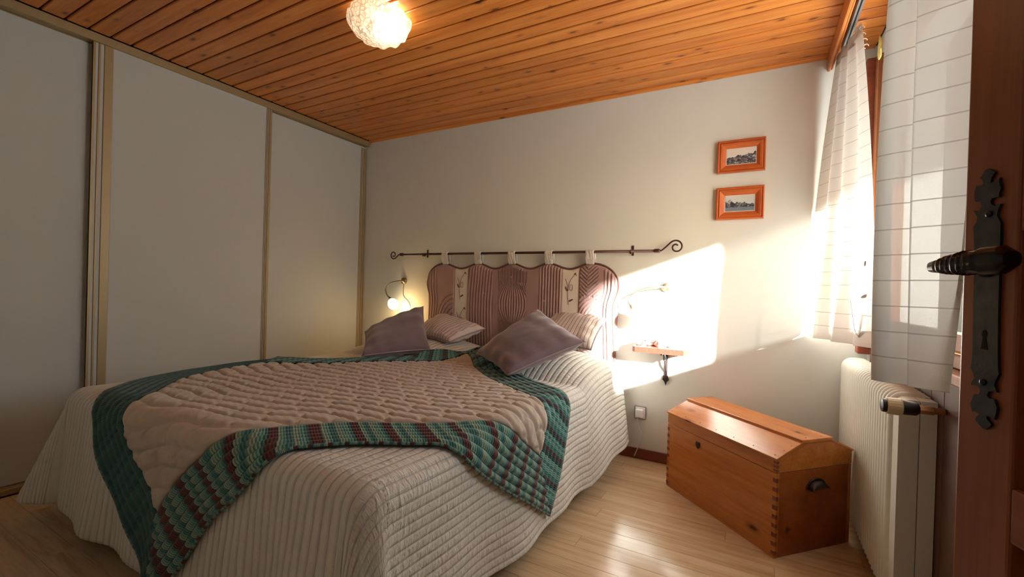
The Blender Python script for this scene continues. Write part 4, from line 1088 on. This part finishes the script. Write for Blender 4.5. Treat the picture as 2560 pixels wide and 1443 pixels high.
def curtain(name, top, bot, z1, z0, label, sag=None, mid=None, hooks=(), n=7, vine=None):
    """pleated sheet between a top line and a bottom line (plan points), optional mid line"""
    T = catmull([(x, y, 0) for x, y in top], n); B = catmull([(x, y, 0) for x, y in bot], n); Mi = catmull([(x, y, 0) for x, y in mid], n) if mid else None
    assert len(T) == len(B)
    NZ = 46; bm = bmesh.new(); uvl = bm.loops.layers.uv.new('UVMap'); G = []
    acc = [0.0]
    for a, b in zip(B, B[1:]): acc.append(acc[-1] + (b - a).length)
    for j in range(NZ + 1):
        t = j / NZ; rw = []
        for i in range(len(T)):
            if Mi: p = (T[i] * (1 - t) * (1 - 2 * t) + Mi[i] * 4 * t * (1 - t) + B[i] * t * (2 * t - 1))
            else: p = T[i].lerp(B[i], t)
            za = z1 - (sag[0] * math.sin(math.pi * i / (len(T) - 1)) if sag else 0); z = za + (z0 + (sag[1] * i / (len(T) - 1) if sag else 0) - za) * t
            rw.append((bm.verts.new((p.x, p.y, z)), (acc[i], (1 - t) * (z1 - z0))))
        G.append(rw)
    for r0, r1 in zip(G, G[1:]):
        for q in zip(r0, r0[1:], r1[1:], r1):
            f = bm.faces.new([v for v, _ in q]); f.smooth = True
            for lp, (_, uv) in zip(f.loops, q): lp[uvl].uv = uv
    loc = Vector((T[0].x, T[0].y, z1))
    root = tag(empty(name, loc), label, 'curtain', 'white curtains at the window')
    def adopt(o): o.parent = root; o.matrix_parent_inverse = Matrix.Translation(-loc); return o
    adopt(mesh('cloth', bm, 'curtain_cloth', None, True, recalc=True))
    # stitched hem and heading tape
    bm = bmesh.new()
    m = len(T); top_e = [Vector(G[1][i][0].co) if False else None for i in range(0)]
    bm.free()
    if hooks:
        for hx, hy, hz in hooks:
            bm = bmesh.new(); tube(bm, [(hx + 0.009 * math.cos(k * 0.5), hy + 0.006, hz + 0.010 * math.sin(k * 0.5)) for k in range(10)], 0.0016, 6); adopt(mesh('hook', bm, 'white_plastic', None, True))
    # heading tape
    bm = bmesh.new(); P0 = [(p.x, p.y) for p in T]
    for i in range(len(P0) - 1): pass
    V = []
    for i, (x, y) in enumerate(P0):
        d = Vector((P0[min(i + 1, len(P0) - 1)][0] - P0[max(i - 1, 0)][0], P0[min(i + 1, len(P0) - 1)][1] - P0[max(i - 1, 0)][1], 0)); nn = Vector((d.y, -d.x, 0)).normalized() * 0.002 if d.length else Vector()
        sg = sag[0] * math.sin(math.pi * i / (len(T) - 1)) if sag else 0
        V.append([bm.verts.new((x + nn.x * s, y + nn.y * s, z1 - sg - dz)) for s in (1,) for dz in (-0.006, 0.05)])
    for a, b in zip(V, V[1:]): bm.faces.new((a[0], b[0], b[1], a[1]))
    adopt(mesh('heading_tape', bm, 'tab_white', None, True))
    if vine:
        bm = bmesh.new(); vx, vy, vz, dx, dy = vine
        def W(a, b): return (vx + dx * a, vy + dy * a, vz + b)
        tube(bm, catmull([W(-0.01, 0.19), W(0.0, 0.13), W(0.012, 0.06), W(0.03, 0.03)], 5), 0.0013, 5)
        tube(bm, catmull([W(0.03, 0.03), W(0.04, 0.08), W(0.06, 0.12), W(0.075, 0.13)], 5), 0.0013, 5)
        for a, b, an, ln in ((0.04, 0.045, 0.9, 0.04), (0.05, 0.21, 0.4, 0.04), (0.078, 0.138, 1.6, 0.02), (0.045, 0.35, 1.5, 0.025)):
            ca, sa = math.cos(an), math.sin(an)
            lf = [(math.cos(q) * ln / 2, math.sin(q) * ln * 0.17) for q in [2 * math.pi * k / 8 for k in range(8)]]
            prism(bm, [(a + p * ca - q * sa, b + p * sa + q * ca) for p, q in lf], -0.001, 0.001, lambda a_, b_, h: (vx + dx * a_ + dy * h, vy + dy * a_ - dx * h, vz + b_))
        adopt(mesh('embroidery', bm, 'thread_grey'))['kind'] = 'stuff'
# far curtain, pulled towards the back wall, hem pushed into the room
ft = [(3.518, -0.07), (3.53, -0.15), (3.525, -0.19), (3.545, -0.23), (3.54, -0.27), (3.56, -0.31), (3.555, -0.34), (3.575, -0.37)]
fm = [(3.455, -0.014), (3.50, -0.14), (3.485, -0.20), (3.53, -0.26), (3.525, -0.33), (3.575, -0.40), (3.57, -0.46), (3.605, -0.52)]
fb = [(3.418, -0.012), (3.465, -0.13), (3.44, -0.21), (3.51, -0.27), (3.50, -0.36), (3.57, -0.42), (3.565, -0.50), (3.625, -0.57)]
curtain('curtain', ft, fb, 2.355, 0.876, 'white sheer curtain with thin grey stripes hanging by the back wall', (0.02, 0.0), fm,
        [(3.575, -0.375, 2.335), (3.58, -0.38, 2.30), (3.585, -0.385, 2.27), (3.59, -0.39, 2.24)], vine=(3.555, -0.50, 0.885, 0.75, -0.66))
# near curtain beside the door
nt = [(3.52, -1.345), (3.51, -1.338), (3.497, -1.36), (3.52, -1.385), (3.54, -1.39), (3.535, -1.41), (3.57, -1.43), (3.63, -1.46), (3.60, -1.56), (3.55, -1.62), (3.60, -1.72), (3.55, -1.80)]
nb_ = [(3.51, -1.355), (3.495, -1.345), (3.465, -1.37), (3.50, -1.40), (3.535, -1.405), (3.53, -1.425), (3.56, -1.445), (3.598, -1.465), (3.585, -1.44), (3.60, -1.42), (3.59, -1.40), (3.61, -1.38)]
curtain('curtain', nt, nb_, 2.308, 0.862, 'white sheer curtain with grey stripes hanging nearest the door', (0.0, 0.0),
        [(3.503, -1.345), (3.487, -1.338), (3.466, -1.365), (3.50, -1.39), (3.53, -1.40), (3.526, -1.415), (3.565, -1.435), (3.628, -1.465), (3.625, -1.50), (3.60, -1.54), (3.63, -1.58), (3.60, -1.64)])

# small yellow cloth tucked at the top of the window
bm = bmesh.new(); rows = []
for j in range(7):
    rows.append([bm.verts.new((3.668 + 0.004 * math.sin(i + j), -0.20 - 0.05 * i / 5 - 0.006 * j, 2.315 - 0.014 * j + 0.006 * i)) for i in range(6)])
for r0, r1 in zip(rows, rows[1:]):
    for i in range(5): bm.faces.new((r0[i], r0[i + 1], r1[i + 1], r1[i]))
o = tag(mesh('pull_cloth', bm, 'yellow_cloth', None, True), 'small yellow cloth at the top of the window frame', 'cloth'); md = o.modifiers.new('thick', 'SOLIDIFY'); md.thickness = 0.004

# ------------------------------------------------------------------ door leaf, opened into the room
def door():
    a = math.radians(20); dv = Vector((math.sin(a), -math.cos(a), 0)); nv = Vector((-math.cos(a), -math.sin(a), 0)); E = Vector((3.39, -2.2, 0))
    rz = math.atan2(dv.y, dv.x)
    root = tag(empty('door_1', E, rz), 'brown wooden panel door opened against the right wall', kind='structure')
    # local frame: x along the leaf towards the hinges, y = -n (thickness behind the face), z up
    T = 0.04; W = 0.80; Z0, Z1 = 0.008, 2.03; SW = 0.066
    ly = (Matrix.Rotation(-rz, 3, 'Z') @ nv).y      # sign of the face side
    s = 1 if ly > 0 else -1
    def P(x, z, h): return (x, s * h, z)
    def bx(name, x0, x1, z0, z1, h0, h1, mat, bev=0.003, parent=root):
        y0, y1 = sorted((s * h0, s * h1)); return newbox(name, (x0, x1, y0, y1, z0, z1), mat, parent, bev, 2)
    bx('stile', 0, SW, Z0, Z1, -T, 0, 'door_wood'); bx('stile', W - SW, W, Z0, Z1, -T, 0, 'door_wood')
    rails = [(Z0, 0.18), (0.841, 0.897), (1.312, 1.36), (1.93, Z1)]
    rails = [(Z0, 0.18), (0.841, 0.897), (1.15, 1.312) if False else (1.155, 1.31), (1.93, Z1)]
    for z0, z1 in rails: bx('rail', SW, W - SW, z0, z1, -T, 0, 'door_wood_h')
    for (a0, a1), (b0, b1) in zip(rails, rails[1:]):
        bx('panel', SW - 0.006, W - SW + 0.006, a1 - 0.006, b0 + 0.006, -T + 0.010, -0.016, 'door_wood', 0.0)
        bm = bmesh.new(); x0, x1, z0, z1 = SW + 0.03, W - SW - 0.03, a1 + 0.03, b0 - 0.03
        o = [P(SW + 0.01, a1 + 0.01, -0.016), P(W - SW - 0.01, a1 + 0.01, -0.016), P(W - SW - 0.01, b0 - 0.01, -0.016), P(SW + 0.01, b0 - 0.01, -0.016)]
        i = [P(x0, z0, -0.006), P(x1, z0, -0.006), P(x1, z1, -0.006), P(x0, z1, -0.006)]
        O = [bm.verts.new(p) for p in o]; I = [bm.verts.new(p) for p in i]
        for k in range(4): bm.faces.new((O[k], O[(k + 1) % 4], I[(k + 1) % 4], I[k]))
        bm.faces.new(I); bm.faces.new(O[::-1]); mesh('raised_field', bm, 'door_wood', root)
    plate = [(0.0323,1.2275),(0.0362,1.225),(0.0408,1.2217),(0.0366,1.2166),(0.0357,1.211),(0.0427,1.2124),(0.0461,1.2146),(0.0456,1.2096),(0.048,1.2029),(0.0461,1.1983),(0.0462,1.1938),(0.0425,1.1944),(0.0381,1.1943),(0.0364,1.1911),(0.0384,1.1872),(0.0422,1.1858),(0.0487,1.1866),(0.0456,1.1811),(0.0443,1.1752),(0.049,1.1663),(0.0491,1.1592),(0.0495,1.137),(0.0495,1.1188),(0.0499,1.0702),(0.051,1.0299),(0.052,1.0139),(0.0531,1.0091),(0.0493,1.0012),(0.0484,0.996),(0.0515,0.9896),(0.0476,0.9901),(0.0421,0.9884),(0.0405,0.9839),(0.0435,0.9811),(0.0485,0.9818),(0.0502,0.9781),(0.0521,0.9736),(0.0516,0.9684),(0.0498,0.9608),(0.0442,0.9622),(0.0409,0.9623),(0.0415,0.9583),(0.0467,0.9548),(0.0453,0.9523),(0.0403,0.9476),(0.0369,0.9476),(0.0322,0.9503),(0.0273,0.9542),(0.0295,0.9586),(0.0329,0.9621),(0.0269,0.963),(0.0234,0.962),(0.022,0.9666),(0.0206,0.9705),(0.0228,0.9754),(0.025,0.9817),(0.0304,0.9822),(0.0326,0.9873),(0.0301,0.9909),(0.0258,0.9917),(0.0202,0.991),(0.022,0.9956),(0.025,0.9995),(0.0229,1.0044),(0.0192,1.0102),(0.021,1.0191),(0.0211,1.0363),(0.0203,1.0686),(0.0195,1.1116),(0.0187,1.144),(0.017,1.1615),(0.0168,1.1669),(0.0205,1.1718),(0.0212,1.177),(0.0161,1.185),(0.0205,1.1829),(0.0241,1.1836),(0.0267,1.1878),(0.0249,1.1924),(0.0212,1.1946),(0.0181,1.1948),(0.0166,1.2016),(0.0166,1.207),(0.0188,1.2125),(0.0253,1.2114),(0.0276,1.2125),(0.0251,1.2178),(0.0219,1.2208),(0.0249,1.2211),(0.0267,1.2242),(0.0293,1.2273)]
    bm = bmesh.new(); prism(bm, plate, 0.0005, 0.0032, lambda a_, b_, h: P(a_, b_, h)); lp = mesh('lock_plate', bm, 'black_iron', root)
    for z in (1.178, 0.997):
        bm = bmesh.new(); lathe(bm, [(0.0036, 0), (0.0034, 0.0016), (0.0018, 0.0026), (0, 0.003)], 14, axis_matrix(P(0.0355, z, 0.003), (0, s, 0))); mesh('screw', bm, 'black_iron', lp, True)
    bm = bmesh.new(); kh = [(0.0032 * math.cos(t), 1.0495 + 0.0040 * math.sin(t)) for t in [(-0.9 + (2 * math.pi - 1.35) * k / 12) for k in range(13)]]
    kh = [(0.0355 + 0.0030 * math.cos(t), 1.049 + 0.0045 * math.sin(t)) for t in [math.radians(-55 + 290 * k / 12) for k in range(13)]] + [(0.0318, 1.0325), (0.0396, 1.0325)]
    prism(bm, kh, 0.0028, 0.0036, lambda a_, b_, h: P(a_, b_, h)); mesh('keyhole', bm, 'hole_black', lp)
    # lever handle: rose, neck and ribbed grip that turns back towards the hinges
    hd = empty('lever_handle', (0, 0, 0)); hd.parent = root
    bm = bmesh.new(); lathe(bm, [(0.011, 0.003), (0.011, 0.008), (0.0085, 0.011), (0.0085, 0.04)], 16, axis_matrix(P(0.037, 1.121, 0), (0, s, 0))); mesh('neck', bm, 'lever_iron', hd, True)
    bm = bmesh.new(); rings = []; NK = 40
    for k in range(NK + 1):
        t = k / NK; x = 0.026 + 0.098 * t; hh = 0.046 + 0.010 * math.sin(t * 2.2)
        rz_, rh = (0.0062 + 0.0050 * min(1, t * 2.0)), 0.0085
        if 0.10 < t < 0.62: rz_ *= 1 + 0.13 * math.sin(t * 75); rh *= 1 + 0.10 * math.sin(t * 75)
        if t > 0.70: rz_ = 0.0132 - 0.006 * max(0, (t - 0.93) / 0.07); rh = 0.0075
        zc = 1.1205 + 0.002 * t
        rings.append([bm.verts.new(P(x, zc + rz_ * math.copysign(abs(math.sin(q)) ** 0.7, math.sin(q)), hh + rh * math.copysign(abs(math.cos(q)) ** 0.7, math.cos(q)))) for q in [2 * math.pi * i / 14 for i in range(14)]])
    for A, B in zip(rings, rings[1:]):
        for i in range(14): bm.faces.new((A[i], A[(i + 1) % 14], B[(i + 1) % 14], B[i]))
    bm.faces.new(rings[0][::-1]); bm.faces.new(rings[-1]); tsmooth(mesh('grip', bm, 'lever_iron', hd, True), 50)
    for z in (0.25, 1.75):
        bm = bmesh.new(); tube(bm, [P(W + 0.004, z - 0.04, -0.01), P(W + 0.004, z + 0.04, -0.01)], 0.007, 10); mesh('hinge', bm, 'black_iron', root, True)
door()

# ------------------------------------------------------------------ ceiling lamp
def ceiling_lamp():
    c = Vector((1.52, -1.345, H))
    root = tag(empty('ceiling_lamp', c), 'lit cloud shaped pressed glass ceiling lamp on the pine boards', 'lamp')
    bm = bmesh.new(); lathe(bm, [(0.05, -0.0005), (0.05, -0.016), (0.03, -0.02), (0, -0.02)], 24); mesh('ceiling_rose', bm, 'white_plastic', root, True)
    bm = bmesh.new(); n, m = 84, 30; rows = []
    for j in range(m + 1):
        f = math.pi / 2 * j / m; rw = []
        for k in range(n):
            th = 2 * math.pi * k / n + 0.5
            q = (abs(math.cos(th)) ** 5 + abs(math.sin(th)) ** 5) ** (-1 / 5)      # rounded square
            r = 0.132 * (0.82 + 0.18 * q) * math.cos(f) ** 0.45
            z = -0.012 - 0.108 * math.sin(f) ** 0.9
            lump = 0.011 * abs(math.cos(4.0 * th)) ** 0.7 + 0.007 * math.cos(2 * f * 4 + 3 * math.sin(th * 3)) * math.cos(5 * th)
            r += lump * (0.25 + 0.75 * math.cos(f)); z += -0.006 * math.sin(9 * th + 7 * f) * math.cos(f) * math.sin(f) * 2
            rw.append((r * math.cos(th), r * math.sin(th), z))
        rows.append([bm.verts.new(p) for p in rw] if j < m else [bm.verts.new((0, 0, -0.124))])
    for A, B in zip(rows, rows[1:]):
        for k in range(n):
            if len(B) == 1: bm.faces.new((A[k], A[(k + 1) % n], B[0]))
            else: bm.faces.new((A[k], A[(k + 1) % n], B[(k + 1) % n], B[k]))
    mesh('glass_shade', bm, 'pressed_glass', root, True)
    bm = bmesh.new(); lathe(bm, [(0, -0.045), (0.018, -0.04), (0.03, -0.015), (0.026, 0.01), (0.013, 0.03), (0.013, 0.045)], 16, Matrix.Translation((0.055, -0.005, -0.06)) @ Matrix.Rotation(1.2, 4, 'Y')); mesh('bulb', bm, 'bulb', root, True)
    l = bpy.data.lights.new('ceiling_bulb', 'POINT'); l.energy = 5.0; l.color = (1.0, 0.80, 0.52); l.shadow_soft_size = 0.04
    lo = bpy.data.objects.new('ceiling_bulb', l); COL.objects.link(lo); lo.parent = root; lo.location = (0.06, 0.0, -0.065)
ceiling_lamp()
